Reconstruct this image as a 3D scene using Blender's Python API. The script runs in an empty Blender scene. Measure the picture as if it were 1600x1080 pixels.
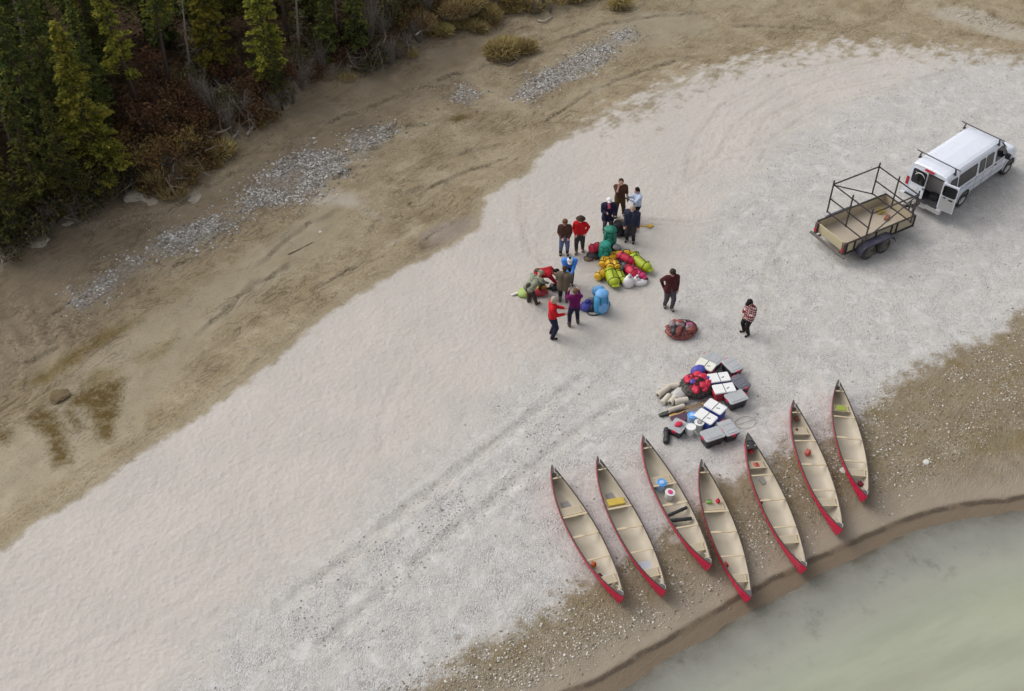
import bpy, bmesh, math, random
import numpy as np
from mathutils import Vector, Matrix, Euler, noise as mnoise
random.seed(7)
RNG = np.random.default_rng(11)
PI = math.pi
S = bpy.context.scene
COL = S.collection
R = math.radians

# ------------------------------------------------------------------ camera
CAM_H, CAM_F, CAM_PITCH, CAM_ROLL = 28.35, 1780.0, R(43.86), R(-0.25)
_F = Vector((0, math.cos(CAM_PITCH), -math.sin(CAM_PITCH)))
_R0 = Vector((1, 0, 0)); _U0 = _R0.cross(_F)
_Rt = _R0 * math.cos(CAM_ROLL) + _U0 * math.sin(CAM_ROLL)
_Up = -_R0 * math.sin(CAM_ROLL) + _U0 * math.cos(CAM_ROLL)
cd = bpy.data.cameras.new('camera')
cam = bpy.data.objects.new('camera', cd); COL.objects.link(cam)
cd.sensor_width = 36.0; cd.lens = CAM_F / 1600 * 36.0
cd.clip_start = 0.5; cd.clip_end = 2500
cam.matrix_world = Matrix(((_Rt.x, _Up.x, -_F.x, 0), (_Rt.y, _Up.y, -_F.y, 0), (_Rt.z, _Up.z, -_F.z, CAM_H), (0, 0, 0, 1)))
S.camera = cam

# ------------------------------------------------------------------ world, sun, exposure
SUN_AZ = R(-62)      # compass bearing of the sun seen from above, from +y towards +x
SUN_EL = R(44)
w = bpy.data.worlds.new('World'); S.world = w; w.use_nodes = True
wt = w.node_tree; wt.nodes.clear()
sky = wt.nodes.new('ShaderNodeTexSky'); sky.sky_type = 'NISHITA'; sky.sun_disc = False
sky.sun_elevation = SUN_EL; sky.sun_rotation = SUN_AZ
sky.air_density = 1.0; sky.dust_density = 4.0; sky.ozone_density = 1.0
hs = wt.nodes.new('ShaderNodeHueSaturation'); hs.inputs['Saturation'].default_value = 0.24
bg = wt.nodes.new('ShaderNodeBackground'); bg.inputs['Strength'].default_value = 0.142
wo = wt.nodes.new('ShaderNodeOutputWorld')
wt.links.new(sky.outputs[0], hs.inputs['Color']); wt.links.new(hs.outputs[0], bg.inputs['Color']); wt.links.new(bg.outputs[0], wo.inputs[0])
sd = bpy.data.lights.new('sun', 'SUN'); sd.energy = 0.78; sd.angle = R(65); sd.color = (1.0, 0.965, 0.91)
so = bpy.data.objects.new('sun', sd); COL.objects.link(so)
sdir = Vector((math.sin(SUN_AZ) * math.cos(SUN_EL), math.cos(SUN_AZ) * math.cos(SUN_EL), math.sin(SUN_EL)))
so.rotation_euler = sdir.to_track_quat('Z', 'Y').to_euler(); so.location = (0, 0, 60)
S.view_settings.view_transform = 'Standard'; S.view_settings.look = 'None'
S.view_settings.gamma = 1.0; S.view_settings.use_curve_mapping = False
S.view_settings.exposure = 0.36
S.render.engine = 'CYCLES'
S.cycles.use_denoising = True; S.cycles.use_adaptive_sampling = True; S.cycles.adaptive_threshold = 0.02
S.cycles.max_bounces = 5; S.cycles.transparent_max_bounces = 10; S.cycles.diffuse_bounces = 3

# ------------------------------------------------------------------ helpers
def at(px, py, z=0.0):
    """world point at height z seen at pixel (px, py) of the 1600 x 1080 photograph"""
    d = _F * CAM_F + _Rt * (px - 800) - _Up * (py - 540)
    t = (z - CAM_H) / d.z
    return Vector((0, 0, CAM_H)) + d * t

def at_np(pts, z=0.0):
    return np.array([tuple(at(x, y, z))[:2] for x, y in pts])

class NT:
    def __init__(s, name):
        s.m = bpy.data.materials.new(name); s.m.use_nodes = True
        s.t = s.m.node_tree; s.t.nodes.clear()
        s.out = s.t.nodes.new('ShaderNodeOutputMaterial')
    def node(s, typ, **kw):
        n = s.t.nodes.new(typ)
        for k, v in kw.items(): setattr(n, k, v)
        return n
    def set(s, sock, v):
        if v is None: return
        if isinstance(v, bpy.types.NodeSocket): s.t.links.new(v, sock)
        elif isinstance(v, (tuple, list)) and len(v) == 3 and sock.type == 'RGBA': sock.default_value = (*v, 1)
        else: sock.default_value = v
    def math(s, op, a, b=None, c=None, clamp=False):
        n = s.node('ShaderNodeMath', operation=op, use_clamp=clamp)
        s.set(n.inputs[0], a); s.set(n.inputs[1], b); s.set(n.inputs[2], c)
        return n.outputs[0]
    def mix(s, f, a, b, mode='MIX'):
        n = s.node('ShaderNodeMix', data_type='RGBA', blend_type=mode, clamp_factor=True)
        s.set(n.inputs[0], f); s.set(n.inputs[6], a); s.set(n.inputs[7], b)
        return n.outputs[2]
    def pos(s):
        if not hasattr(s, '_pos'): s._pos = s.node('ShaderNodeNewGeometry').outputs['Position']
        return s._pos
    def obj(s):
        if not hasattr(s, '_obj'): s._obj = s.node('ShaderNodeTexCoord').outputs['Object']
        return s._obj
    def rnd(s):
        return s.node('ShaderNodeObjectInfo').outputs['Random']
    def mapping(s, v, scale=(1, 1, 1), rot=(0, 0, 0)):
        if any(rot):
            q = s.node('ShaderNodeMapping'); s.set(q.inputs[0], v); q.inputs['Rotation'].default_value = rot; v = q.outputs[0]
        n = s.node('ShaderNodeMapping'); s.set(n.inputs[0], v); n.inputs['Scale'].default_value = scale
        return n.outputs[0]
    def noise(s, scale, detail=3, rough=0.55, vec=None, dist=0.0, color=False):
        n = s.node('ShaderNodeTexNoise'); s.set(n.inputs['Vector'], vec if vec is not None else s.pos())
        n.inputs['Scale'].default_value = scale; n.inputs['Detail'].default_value = detail
        n.inputs['Roughness'].default_value = rough; n.inputs['Distortion'].default_value = dist
        return n.outputs['Color' if color else 'Fac']
    def vor(s, scale, feature='F1', vec=None, out='Distance', rand=1.0, smooth=None):
        n = s.node('ShaderNodeTexVoronoi', feature=feature); s.set(n.inputs['Vector'], vec if vec is not None else s.pos())
        n.inputs['Scale'].default_value = scale; n.inputs['Randomness'].default_value = rand
        if smooth is not None: n.inputs['Smoothness'].default_value = smooth
        return n.outputs[out]
    def ss(s, v, a, b):
        n = s.node('ShaderNodeMapRange', interpolation_type='SMOOTHSTEP')
        s.set(n.inputs[0], v); n.inputs[1].default_value = a; n.inputs[2].default_value = b
        n.inputs[3].default_value = 0; n.inputs[4].default_value = 1
        return n.outputs[0]
    def lin(s, v, a, b, c=0.0, d=1.0):
        n = s.node('ShaderNodeMapRange'); n.clamp = True
        s.set(n.inputs[0], v)
        for i, x in enumerate((a, b, c, d)): n.inputs[i + 1].default_value = x
        return n.outputs[0]
    def ramp(s, f, stops, interp='LINEAR'):
        n = s.node('ShaderNodeValToRGB'); s.set(n.inputs[0], f); e = n.color_ramp.elements
        n.color_ramp.interpolation = interp
        while len(e) < len(stops): e.new(0.5)
        for el, (p, c) in zip(e, stops): el.position = p; el.color = (*c, 1)
        return n.outputs[0]
    def attr(s, name):
        return s.node('ShaderNodeAttribute', attribute_name=name).outputs['Fac']
    def bump(s, h, strength=0.5, dist=0.02, normal=None):
        n = s.node('ShaderNodeBump'); s.set(n.inputs['Height'], h)
        n.inputs['Strength'].default_value = strength; n.inputs['Distance'].default_value = dist
        if normal is not None: s.set(n.inputs['Normal'], normal)
        return n.outputs[0]
    def bsdf(s, color, rough=0.6, metal=0.0, normal=None, spec=0.5, **kw):
        n = s.node('ShaderNodeBsdfPrincipled'); s.set(n.inputs['Base Color'], color)
        s.set(n.inputs['Roughness'], rough); s.set(n.inputs['Metallic'], metal); s.set(n.inputs['Specular IOR Level'], spec)
        if normal is not None: s.set(n.inputs['Normal'], normal)
        for k, v in kw.items(): s.set(n.inputs[k], v)
        s.last = n
        return n.outputs[0]
    def done(s, shader):
        s.t.links.new(shader, s.out.inputs[0]); return s.m

_mc = {}
def M(name, color, rough=0.6, metal=0.0, var=0.12, scale=6.0, bump=0.0, bscale=40.0, spec=0.5, dirt=0.0, coat=0.0, rnd=False):
    """a plain surface with grain, slight colour variation and optional dust"""
    if name in _mc: return _mc[name]
    t = NT(name); v = t.obj()
    if rnd:
        q_ = t.node('ShaderNodeVectorMath', operation='ADD'); t.set(q_.inputs[0], v); t.set(q_.inputs[1], t.math('MULTIPLY', t.rnd(), 60.0)); v = q_.outputs[0]
    n1 = t.noise(scale, 4, 0.6, v)
    c2 = tuple(min(1, c * (1 + var)) for c in color); c1 = tuple(c * (1 - var) for c in color)
    col = t.mix(n1, c1, c2)
    if dirt > 0:
        d = t.math('MULTIPLY', t.ss(t.noise(scale * 0.7, 5, 0.65, v), 0.5, 0.75), dirt)
        col = t.mix(d, col, (0.33, 0.29, 0.24))
    nrm = t.bump(t.noise(bscale, 3, 0.6, v), bump, 0.01) if bump > 0 else None
    rg = t.lin(n1, 0.3, 0.7, max(0.02, rough - 0.08), min(1, rough + 0.08))
    kw = {'Coat Weight': coat} if coat else {}
    _mc[name] = t.done(t.bsdf(col, rg, metal, nrm, spec, **kw))
    return _mc[name]

class MB:
    """collects shapes and links them as one mesh object"""
    def __init__(s): s.v = []; s.f = []; s.mi = []; s.sm = []
    def add(s, vs, fs, mi=0, smooth=False, mat=None):
        o = len(s.v)
        s.v += [tuple(mat @ Vector(p)) if mat is not None else tuple(p) for p in vs]
        s.f += [tuple(i + o for i in f) for f in fs]
        s.mi += [mi] * len(fs); s.sm += [smooth] * len(fs)
        return s
    def box(s, c, d, rot=(0, 0, 0), mi=0, bev=0.0, taper=1.0):
        x, y, z = (k / 2 for k in d); m = Matrix.Translation(c) @ Euler(rot).to_matrix().to_4x4()
        if bev <= 0:
            vs = [(a * x * (taper if k < 0 else 1), b * y * (taper if k < 0 else 1), k * z) for k in (-1, 1) for b in (-1, 1) for a in (-1, 1)]
            return s.add(vs, [(0, 2, 3, 1), (4, 5, 7, 6), (0, 1, 5, 4), (2, 6, 7, 3), (0, 4, 6, 2), (1, 3, 7, 5)], mi, False, m)
        # rounded vertical edges and eased top/bottom
        r = min(bev, x * 0.98, y * 0.98); e = min(r, z) * 0.5; ring = []
        for zz, ins in ((-z, e), (-z + e, 0), (z - e, 0), (z, e)):
            tp = taper if zz < 0 else 1.0; rr = []
            for qx, qy, a0 in ((1, 1, 0), (-1, 1, 90), (-1, -1, 180), (1, -1, 270)):
                for k in range(4):
                    a = R(a0 + 30 * k); rad = max(r - ins, r * 0.3)
                    rr.append(((qx * (x - r) + math.cos(a) * rad) * tp, (qy * (y - r) + math.sin(a) * rad) * tp, zz))
            ring.append(rr)
        return s.loft(ring, mi, True, True, m, smooth=False)
    def loft(s, rings, mi=0, cap0=True, cap1=True, mat=None, smooth=True, closed=True):
        n = len(rings[0]); vs = [p for r in rings for p in r]; fs = []
        for i in range(len(rings) - 1):
            for j in range(n if closed else n - 1):
                a = i * n + j; b = i * n + (j + 1) % n
                fs.append((a, b, b + n, a + n))
        if cap0: fs.append(tuple(reversed(range(n))))
        if cap1: fs.append(tuple(range((len(rings) - 1) * n, len(rings) * n)))
        return s.add(vs, fs, mi, smooth, mat)
    def tube(s, pts, r, n=6, mi=0, cap=True, smooth=True, mat=None, flat=1.0):
        pts = [Vector(p) for p in pts]; rs = r if isinstance(r, (list, tuple)) else [r] * len(pts)
        rings = []; up = None
        for i, p in enumerate(pts):
            t = (pts[min(i + 1, len(pts) - 1)] - pts[max(i - 1, 0)])
            t = t.normalized() if t.length > 1e-9 else Vector((0, 0, 1))
            if up is None: up = Vector((0, 0, 1)) if abs(t.z) < 0.9 else Vector((1, 0, 0))
            a = t.cross(up); a = a.normalized() if a.length > 1e-6 else t.orthogonal().normalized()
            b = a.cross(t).normalized(); up = b
            rings.append([p + (a * math.cos(2 * PI * k / n) + b * math.sin(2 * PI * k / n) * flat) * rs[i] for k in range(n)])
        return s.loft(rings, mi, cap, cap, mat, smooth)
    def bar(s, a, b, w, h=None, mi=0):
        a = Vector(a); b = Vector(b); d = b - a; h = h or w
        m = Matrix.Translation((a + b) / 2) @ d.to_track_quat('X', 'Z').to_matrix().to_4x4()
        x, y, z = d.length / 2, w / 2, h / 2
        vs = [(i * x, j * y, k * z) for k in (-1, 1) for j in (-1, 1) for i in (-1, 1)]
        return s.add(vs, [(0, 2, 3, 1), (4, 5, 7, 6), (0, 1, 5, 4), (2, 6, 7, 3), (0, 4, 6, 2), (1, 3, 7, 5)], mi, False, m)
    def lathe(s, prof, n=16, mi=0, mat=None, cap0=True, cap1=True, smooth=True):
        rings = [[(r * math.cos(2 * PI * k / n), r * math.sin(2 * PI * k / n), z) for k in range(n)] for r, z in prof]
        return s.loft(rings, mi, cap0, cap1, mat, smooth)
    def ell(s, c, r, n=10, m=6, mi=0, mat=None, jit=0.0, seed=0):
        rr = random.Random(seed); rings = []
        for i in range(m + 1):
            ph = PI * i / m; ring = []
            for k in range(n):
                th = 2 * PI * k / n; j = 1 + rr.uniform(-jit, jit)
                sr = max(math.sin(ph), 0.02)
                ring.append((c[0] + r[0] * sr * math.cos(th) * j, c[1] + r[1] * sr * math.sin(th) * j, c[2] - r[2] * math.cos(ph) * j))
            rings.append(ring)
        return s.loft(rings, mi, True, True, mat, True)
    def build(s, name, mats, parent=None, loc=None, rot=None):
        me = bpy.data.meshes.new(name); me.from_pydata(s.v, [], s.f)
        for m in (mats if isinstance(mats, (list, tuple)) else [mats]): me.materials.append(m)
        me.polygons.foreach_set('material_index', s.mi); me.polygons.foreach_set('use_smooth', s.sm)
        me.update()
        return link(name, me, parent, loc, rot)

def link(name, me, parent=None, loc=None, rot=None):
    o = bpy.data.objects.new(name, me); COL.objects.link(o)
    if parent is not None: o.parent = parent
    if loc is not None: o.location = loc
    if rot is not None: o.rotation_euler = rot
    return o
def empty(name, label, cat, loc, rz=0.0, group=None, rot=None):
    o = bpy.data.objects.new(name, None); COL.objects.link(o); o.empty_display_size = 0.2
    o.location = loc; o.rotation_euler = rot if rot is not None else (0, 0, rz)
    return tag(o, label, cat, group)
def tag(o, label, cat, group=None):
    o['label'] = label; o['category'] = cat
    if group: o['group'] = group
    return o
def kind(o, k): o['kind'] = k; return o
def copy_tree(o, parent=None):
    c = o.copy(); COL.objects.link(c)
    if parent is not None: c.parent = parent
    for ch in list(o.children): copy_tree(ch, c)
    return c
def ss(x, a, b):
    t = np.clip((x - a) / (b - a), 0, 1); return t * t * (3 - 2 * t)
def vnoise(x, y, scale, seed, octs=4, rough=0.5):
    """value noise sums on numpy arrays, about -1..1"""
    out = np.zeros_like(x, dtype=float); amp = 1.0; tot = 0
    for o in range(octs):
        r = np.random.default_rng(seed * 31 + o).random((256, 256)) * 2 - 1
        u = x * scale + 1000.37 * (o + 1); v = y * scale + 731.11 * (o + 1)
        i = np.floor(u).astype(int); j = np.floor(v).astype(int); fu = u - i; fv = v - j
        fu = fu * fu * (3 - 2 * fu); fv = fv * fv * (3 - 2 * fv)
        a = r[i % 256, j % 256]; b = r[(i + 1) % 256, j % 256]; c = r[i % 256, (j + 1) % 256]; d = r[(i + 1) % 256, (j + 1) % 256]
        out += amp * ((a * (1 - fu) + b * fu) * (1 - fv) + (c * (1 - fu) + d * fu) * fv)
        tot += amp; amp *= rough; scale *= 2
    return out / tot
def seg_dist(x, y, poly, closed=False):
    d = np.full(x.shape, 1e9); n = len(poly)
    for i in range(n if closed else n - 1):
        ax, ay = poly[i]; bx, by = poly[(i + 1) % n]
        dx, dy = bx - ax, by - ay; L = dx * dx + dy * dy + 1e-12
        t = np.clip(((x - ax) * dx + (y - ay) * dy) / L, 0, 1)
        d = np.minimum(d, (x - ax - t * dx) ** 2 + (y - ay - t * dy) ** 2)
    return np.sqrt(d)
def inside(x, y, poly):
    r = np.zeros(x.shape, bool); n = len(poly)
    for i in range(n):
        ax, ay = poly[i]; bx, by = poly[(i + 1) % n]
        if ay == by: continue
        c = ((ay > y) != (by > y)) & (x < (bx - ax) * (y - ay) / (by - ay) + ax)
        r ^= c
    return r
def sdist(x, y, poly):
    """signed distance to a closed outline, positive inside"""
    d = seg_dist(x, y, poly, True); return np.where(inside(x, y, poly), d, -d)
# ------------------------------------------------------------------ the lie of the land (outlines in photograph pixels, laid on the ground)
SAND_PX = [(-500, 1120), (-200, 955), (0, 862), (60, 815), (130, 775), (190, 730), (230, 700), (300, 660), (350, 625), (400, 585), (440, 555), (500, 500), (560, 462), (620, 425), (700, 388), (748, 358), (760, 310), (785, 290), (830, 270), (845, 240), (880, 215), (920, 198), (985, 172), (1060, 130), (1180, 92), (1300, 72), (1400, 70), (1440, 80), (1480, 78), (1600, 92), (1800, 80), (2300, 60),
           (2300, 300), (1800, 420), (1600, 478), (1560, 520), (1480, 553), (1410, 590), (1385, 615), (1352, 640), (1330, 655), (1300, 668), (1282, 690), (1262, 700), (1240, 692), (1222, 700), (1205, 725), (1170, 735), (1140, 748), (1110, 762), (1085, 800), (1060, 838), (1035, 830), (1015, 858), (985, 875), (945, 890), (910, 905), (882, 922), (872, 952), (830, 968), (790, 995), (735, 1012), (705, 1045), (660, 1065), (600, 1100), (480, 1200), (300, 1400), (-500, 1800)]
WATER_PX = [(700, 1180), (950, 1076), (1030, 1028), (1100, 988), (1165, 948), (1225, 918), (1290, 885), (1350, 858), (1410, 832), (1470, 812), (1540, 800), (1600, 793), (1800, 770), (2300, 720), (2600, 1500), (1500, 2500), (500, 1500)]
BANK_PX = [(-700, 620), (-300, 500), (-60, 425), (10, 398), (45, 372), (80, 352), (115, 338), (150, 305), (185, 288), (225, 292), (275, 306), (290, 285), (330, 250), (372, 212), (400, 198), (440, 165), (470, 135), (505, 108), (545, 112), (565, 100), (600, 92), (640, 80), (668, 52), (700, 36), (740, 18), (790, 12), (850, -12), (1000, -60), (1300, -110), (1900, -160), (3000, -300), (3000, -900), (-3000, -900), (-3000, 620)]
sand_w = at_np(SAND_PX, 0.0); water_w = at_np(WATER_PX, -0.3); bank_w = at_np(BANK_PX, -0.15)
TRACKS_PX = [[(905, 595), (830, 650), (740, 720), (640, 792), (560, 862), (500, 905), (440, 948)],
             [(965, 635), (885, 688), (800, 757), (720, 822), (640, 892), (560, 962), (505, 1010)],
             [(1450, 85), (1330, 105), (1230, 140), (1150, 195), (1120, 260)], [(1400, 118), (1290, 140), (1200, 185), (1165, 250)],
             [(1190, 300), (1150, 335), (1080, 350), (1000, 345)], [(1500, 110), (1400, 135), (1290, 165), (1210, 215), (1185, 262)], [(1340, 92), (1220, 118), (1130, 165), (1085, 225), (1075, 275)], [(1060, 300), (1120, 250), (1200, 225), (1290, 235)], [(820, 290), (815, 340), (835, 395), (860, 420)], [(1250, 330), (1200, 420), (1190, 500), (1230, 580)]]
tracks_w = [at_np(t) for t in TRACKS_PX]
LEDGE_PX = [[(515, 252), (534, 243), (575, 233), (602, 226), (612, 214)], [(682, 128), (704, 119), (726, 116), (750, 108), (773, 98)], [(641, 141), (665, 136), (688, 135)], [(607, 202), (630, 199), (648, 195), (682, 189)],
            [(500, 196), (531, 186), (560, 176), (585, 164), (620, 150)], [(720, 240), (745, 233), (773, 227)], [(520, 275), (537, 268), (575, 259)], [(505, 447), (528, 436), (550, 425), (575, 415), (600, 408), (622, 400), (645, 388), (668, 374), (705, 354)],
            [(237, 394), (248, 412), (259, 421), (278, 414), (300, 404), (333, 376)], [(420, 400), (450, 372), (480, 352), (520, 332)], [(330, 505), (370, 470), (400, 440), (440, 420)], [(330, 640), (360, 605), (395, 575), (430, 548)], [(-20, 500), (20, 540), (34, 556), (30, 600)], [(20, 470), (48, 505), (60, 540)], [(62, 478), (80, 500), (92, 545), (84, 570)], [(60, 500), (100, 480), (126, 500)], [(100, 470), (118, 500), (124, 530)],
            [(-30, 560), (10, 572), (40, 566), (84, 548)], [(850, 190), (880, 170), (930, 140), (985, 118), (1060, 95)], [(760, 280), (790, 262), (840, 240)], [(880, 60), (940, 38), (1000, 28), (1080, 22)], [(1150, 40), (1240, 42), (1330, 52), (1400, 66)], [(640, 300), (690, 288), (735, 268), (790, 250)], [(150, 300 + 60), (210, 345), (262, 338), (330, 300), (390, 262)]]
ledges_w = [at_np(t, -0.3) for t in LEDGE_PX]
def ledge_field(x, y):
    xx = x + 0.22 * vnoise(x, y, 1.1, 31) + 0.08 * vnoise(x, y, 4.0, 33); yy = y + 0.22 * vnoise(x, y, 1.1, 32) + 0.08 * vnoise(x, y, 4.0, 34)
    best = np.full(x.shape, 9.0); side = np.zeros(x.shape)
    for L in ledges_w:
        for (ax, ay), (bx, by) in zip(L, L[1:]):
            dx, dy = bx - ax, by - ay; t = np.clip(((xx - ax) * dx + (yy - ay) * dy) / (dx * dx + dy * dy), 0, 1)
            d = np.hypot(xx - ax - t * dx, yy - ay - t * dy); c = dx * (yy - ay) - dy * (xx - ax); m_ = d < best
            best = np.where(m_, d, best); side = np.where(m_, np.sign(c), side)
    return best, side
GROOVES_PX = [[(640, 578), (610, 620), (598, 660), (596, 705)], [(840, 320), (820, 360), (830, 410), (850, 430)], [(400, 755), (405, 800), (415, 850), (440, 870)], [(180, 1010), (300, 935), (390, 870)], [(0, 1075), (120, 1010), (190, 980)]]
grooves_w = [at_np(t) for t in GROOVES_PX]

CANOE_PX = [((858, 731), (970, 936)), ((929, 717), (1036, 926)), ((1000, 684), (1107, 885)), ((1091, 720), (1168, 935)), ((1163, 679), (1255, 890)), ((1235, 627), (1312, 828)), ((1305, 596), (1350, 777))]
def land(x, y):
    d1 = sdist(x, y, sand_w); d3 = sdist(x, y, water_w); d4 = sdist(x, y, bank_w)
    # which side of the sandbar: towards the river or towards the forest
    shore = ss(d3, -9.5, -6.5)
    z = 0.03 * vnoise(x, y, 0.35, 1) + 0.012 * vnoise(x, y, 2.2, 2)
    tr = np.full(x.shape, 9.0)
    for t in tracks_w[:2]: tr = np.minimum(tr, seg_dist(x, y, t))
    tr2 = np.full(x.shape, 9.0)
    for t in tracks_w[2:]: tr2 = np.minimum(tr2, seg_dist(x, y, t))
    fade = ss(vnoise(x, y, 0.45, 3), -0.75, 0.1)
    z += fade * (-0.035 * np.exp(-(tr / 0.16) ** 2) + 0.022 * np.exp(-((tr - 0.36) / 0.12) ** 2))
    z += fade * (-0.014 * np.exp(-(tr2 / 0.16) ** 2) + 0.010 * np.exp(-((tr2 - 0.36) / 0.12) ** 2))
    gr = np.full(x.shape, 9.0)
    for t in grooves_w: gr = np.minimum(gr, seg_dist(x, y, t))
    z += -0.012 * np.exp(-(gr / 0.13) ** 2) + 0.007 * np.exp(-((gr - 0.28) / 0.1) ** 2)
    foot = vnoise(x, y, 3.4, 4, 2) - 0.15 * vnoise(x, y, 1.1, 44, 2)
    sandy = ss(d1, 0.0, 0.8)
    z += sandy * (-0.013 * ss(foot, 0.12, 0.5))
    up = 1 - shore
    mud = ss(-d1, 0.0, 2.6) * up
    z -= 0.30 * mud + 0.05 * ss(-d1, 0.0, 0.35) * up
    z += mud * (0.05 * vnoise(x * 0.8 + y * 0.5, y * 0.8 - x * 0.5, 0.5, 5) + 0.035 * ss(vnoise(x, y, 1.6, 6), 0.1, 0.6))
    ld, ls = ledge_field(x, y)
    z += mud * (0.11 * np.exp(-ld / 0.55) * ss(ls * ld, -0.06, 0.06) - 0.03 * np.exp(-(ld / 0.12) ** 2))
    z += mud * 0.03 * np.abs(vnoise(x * 0.79 + y * 0.61, (y * 0.79 - x * 0.61) * 2.2, 0.9, 41)) * 2
    bn = d4 + 0.55 * vnoise(x, y, 0.9, 7) + 0.25 * vnoise(x, y, 2.6, 8)
    z += 0.28 * ss(bn, -4.0, 0.0) + 0.75 * ss(bn, -0.15, 0.5) + 0.035 * np.clip(d4, 0, 60)
    z += ss(d4, 0, 1.0) * (0.22 * vnoise(x, y, 0.7, 9) + 0.06 * vnoise(x, y, 2.5, 10))
    # shore: sinks to the river with a small wave-cut lip
    lip = d3 + 0.06 * vnoise(x, y, 1.2, 12)
    z -= ss(d3, -5.0, 0.0) * 0.19
    z -= 0.065 * ss(lip, -0.36, -0.24) + 0.03 * ss(lip, -0.14, 0.0)
    z -= 0.16 * np.clip(d3, 0, 10) + 0.25 * ss(d3, 1.0, 8.0)
    z += shore * (1 - ss(d3, -0.9, -0.4)) * (0.028 * vnoise(x, y, 1.8, 13) + 0.02 * ss(vnoise(x, y, 4.5, 14), 0.2, 0.6))
    return z, d1, d3, d4, tr, shore, gr

def gz_np(x, y):
    x = np.asarray(x, float); y = np.asarray(y, float); Z = gzv.reshape(ny, nx)
    i = np.clip(np.searchsorted(gx, x) - 1, 0, nx - 2); j = np.clip(np.searchsorted(gy, y) - 1, 0, ny - 2)
    u = (x - gx[i]) / (gx[i + 1] - gx[i]); v = (y - gy[j]) / (gy[j + 1] - gy[j])
    return (Z[j, i] * (1 - u) + Z[j, i + 1] * u) * (1 - v) + (Z[j + 1, i] * (1 - u) + Z[j + 1, i + 1] * u) * v
def gz(x, y): return float(gz_np(np.array([x]), np.array([y]))[0])
def on(px, py, dz=0.0):
    """point on the ground seen at a pixel of the photograph"""
    p = at(px, py, 0.0)
    for _ in range(3): p = at(px, py, gz(p.x, p.y))
    p.z += dz; return p

def axis(lo, hi, st, far):
    core = list(np.arange(lo, hi + 1e-6, st)); a = []; s_ = st; p = hi
    while p < far: s_ *= 1.28; p += s_; a.append(p)
    b = []; s_ = st; p = lo
    while p > -far: s_ *= 1.28; p -= s_; b.append(p)
    return np.array(b[::-1] + core + a)
gx = axis(-30, 30, 0.11, 600); gy = axis(13, 60, 0.11, 700)
XX, YY = np.meshgrid(gx, gy, indexing='xy'); fx, fy = XX.ravel(), YY.ravel()
gzv, d1, d3, d4, tr, shore, gr = land(fx, fy)
nx, ny = len(gx), len(gy)
i0 = (np.arange(ny - 1)[:, None] * nx + np.arange(nx - 1)[None, :]).ravel()
quads = np.stack([i0, i0 + 1, i0 + 1 + nx, i0 + nx], 1)
gme = bpy.data.meshes.new('ground')
gme.vertices.add(nx * ny); gme.vertices.foreach_set('co', np.stack([fx, fy, gzv], 1).astype(np.float32).ravel())
gme.loops.add(len(quads) * 4); gme.loops.foreach_set('vertex_index', quads.astype(np.int32).ravel())
gme.polygons.add(len(quads)); gme.polygons.foreach_set('loop_start', (np.arange(len(quads)) * 4).astype(np.int32))
gme.polygons.foreach_set('loop_total', np.full(len(quads), 4, np.int32))
gme.update(); gme.polygons.foreach_set('use_smooth', np.ones(len(quads), bool))
def fattr(name, v):
    a = gme.attributes.new(name, 'FLOAT', 'POINT'); a.data.foreach_set('value', v.astype(np.float32))
def region(polys, z=-0.3, soft=0.3):
    d = np.full(fx.shape, -99.0)
    for p in polys: d = np.maximum(d, sdist(fx, fy, at_np(p, z)))
    return d
GOLD_REFL = [[(38, 652), (60, 632), (85, 645), (100, 680), (112, 725), (85, 730), (75, 690), (60, 670)], [(102, 633), (125, 605), (190, 590), (186, 640), (176, 694), (155, 690), (145, 655), (130, 635)],  # channel's tree reflections as golden patches of ground colour, plus a small golden puddle
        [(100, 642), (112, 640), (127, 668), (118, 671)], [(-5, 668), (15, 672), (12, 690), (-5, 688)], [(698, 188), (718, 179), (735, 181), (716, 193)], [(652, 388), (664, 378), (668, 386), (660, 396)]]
STREAK = [[(20, 606), (60, 580), (100, 556), (160, 518), (205, 502), (212, 512), (150, 546), (70, 602)], [(208, 560), (250, 533), (278, 527), (258, 556), (220, 574)], [(120, 590), (150, 575), (190, 575), (190, 590), (130, 605)]]
WET = [[(-60, 745), (0, 690), (60, 640), (120, 575), (200, 512), (300, 455), (420, 375), (500, 315), (545, 300), (520, 380), (400, 470), (330, 520), (260, 600), (220, 680), (120, 745), (30, 790), (-60, 830)],
       [(652, 386), (662, 366), (690, 352), (748, 347), (745, 364), (700, 386)], [(980, 20), (1090, 18), (1120, 50), (1020, 75), (940, 70)]]
DAMP = [[(-200, 420), (60, 365), (180, 298), (300, 310), (420, 235), (500, 140), (600, 110), (700, 60), (760, 70), (700, 140), (560, 215), (420, 320), (280, 400), (160, 480), (60, 590), (-200, 700)], [(-200, 420), (0, 420), (150, 400), (240, 420), (170, 500), (70, 570), (0, 620), (-200, 720)]]
GRAV = [[(100, 1250), (300, 1050), (390, 960), (470, 900), (540, 840), (610, 775), (690, 700), (760, 640), (830, 575), (900, 545), (1000, 540), (1090, 400), (1120, 320), (1180, 250), (1290, 180), (1420, 120), (1700, 60), (2300, 0), (2300, 900), (600, 1300)]]
COBB = [[(385, 325), (395, 300), (440, 258), (490, 233), (528, 243), (536, 268), (500, 290), (440, 318)], [(232, 388), (262, 362), (338, 346), (362, 350), (330, 374), (275, 395)], [(110, 475), (150, 440), (205, 402), (222, 408), (180, 445), (130, 480)],
        [(550, 242), (556, 214), (580, 198), (612, 202), (600, 222), (570, 240)], [(800, 152), (828, 122), (900, 88), (978, 45), (992, 50), (925, 105), (872, 132), (822, 152)], [(706, 152), (725, 135), (748, 148), (730, 160)]]
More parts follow.
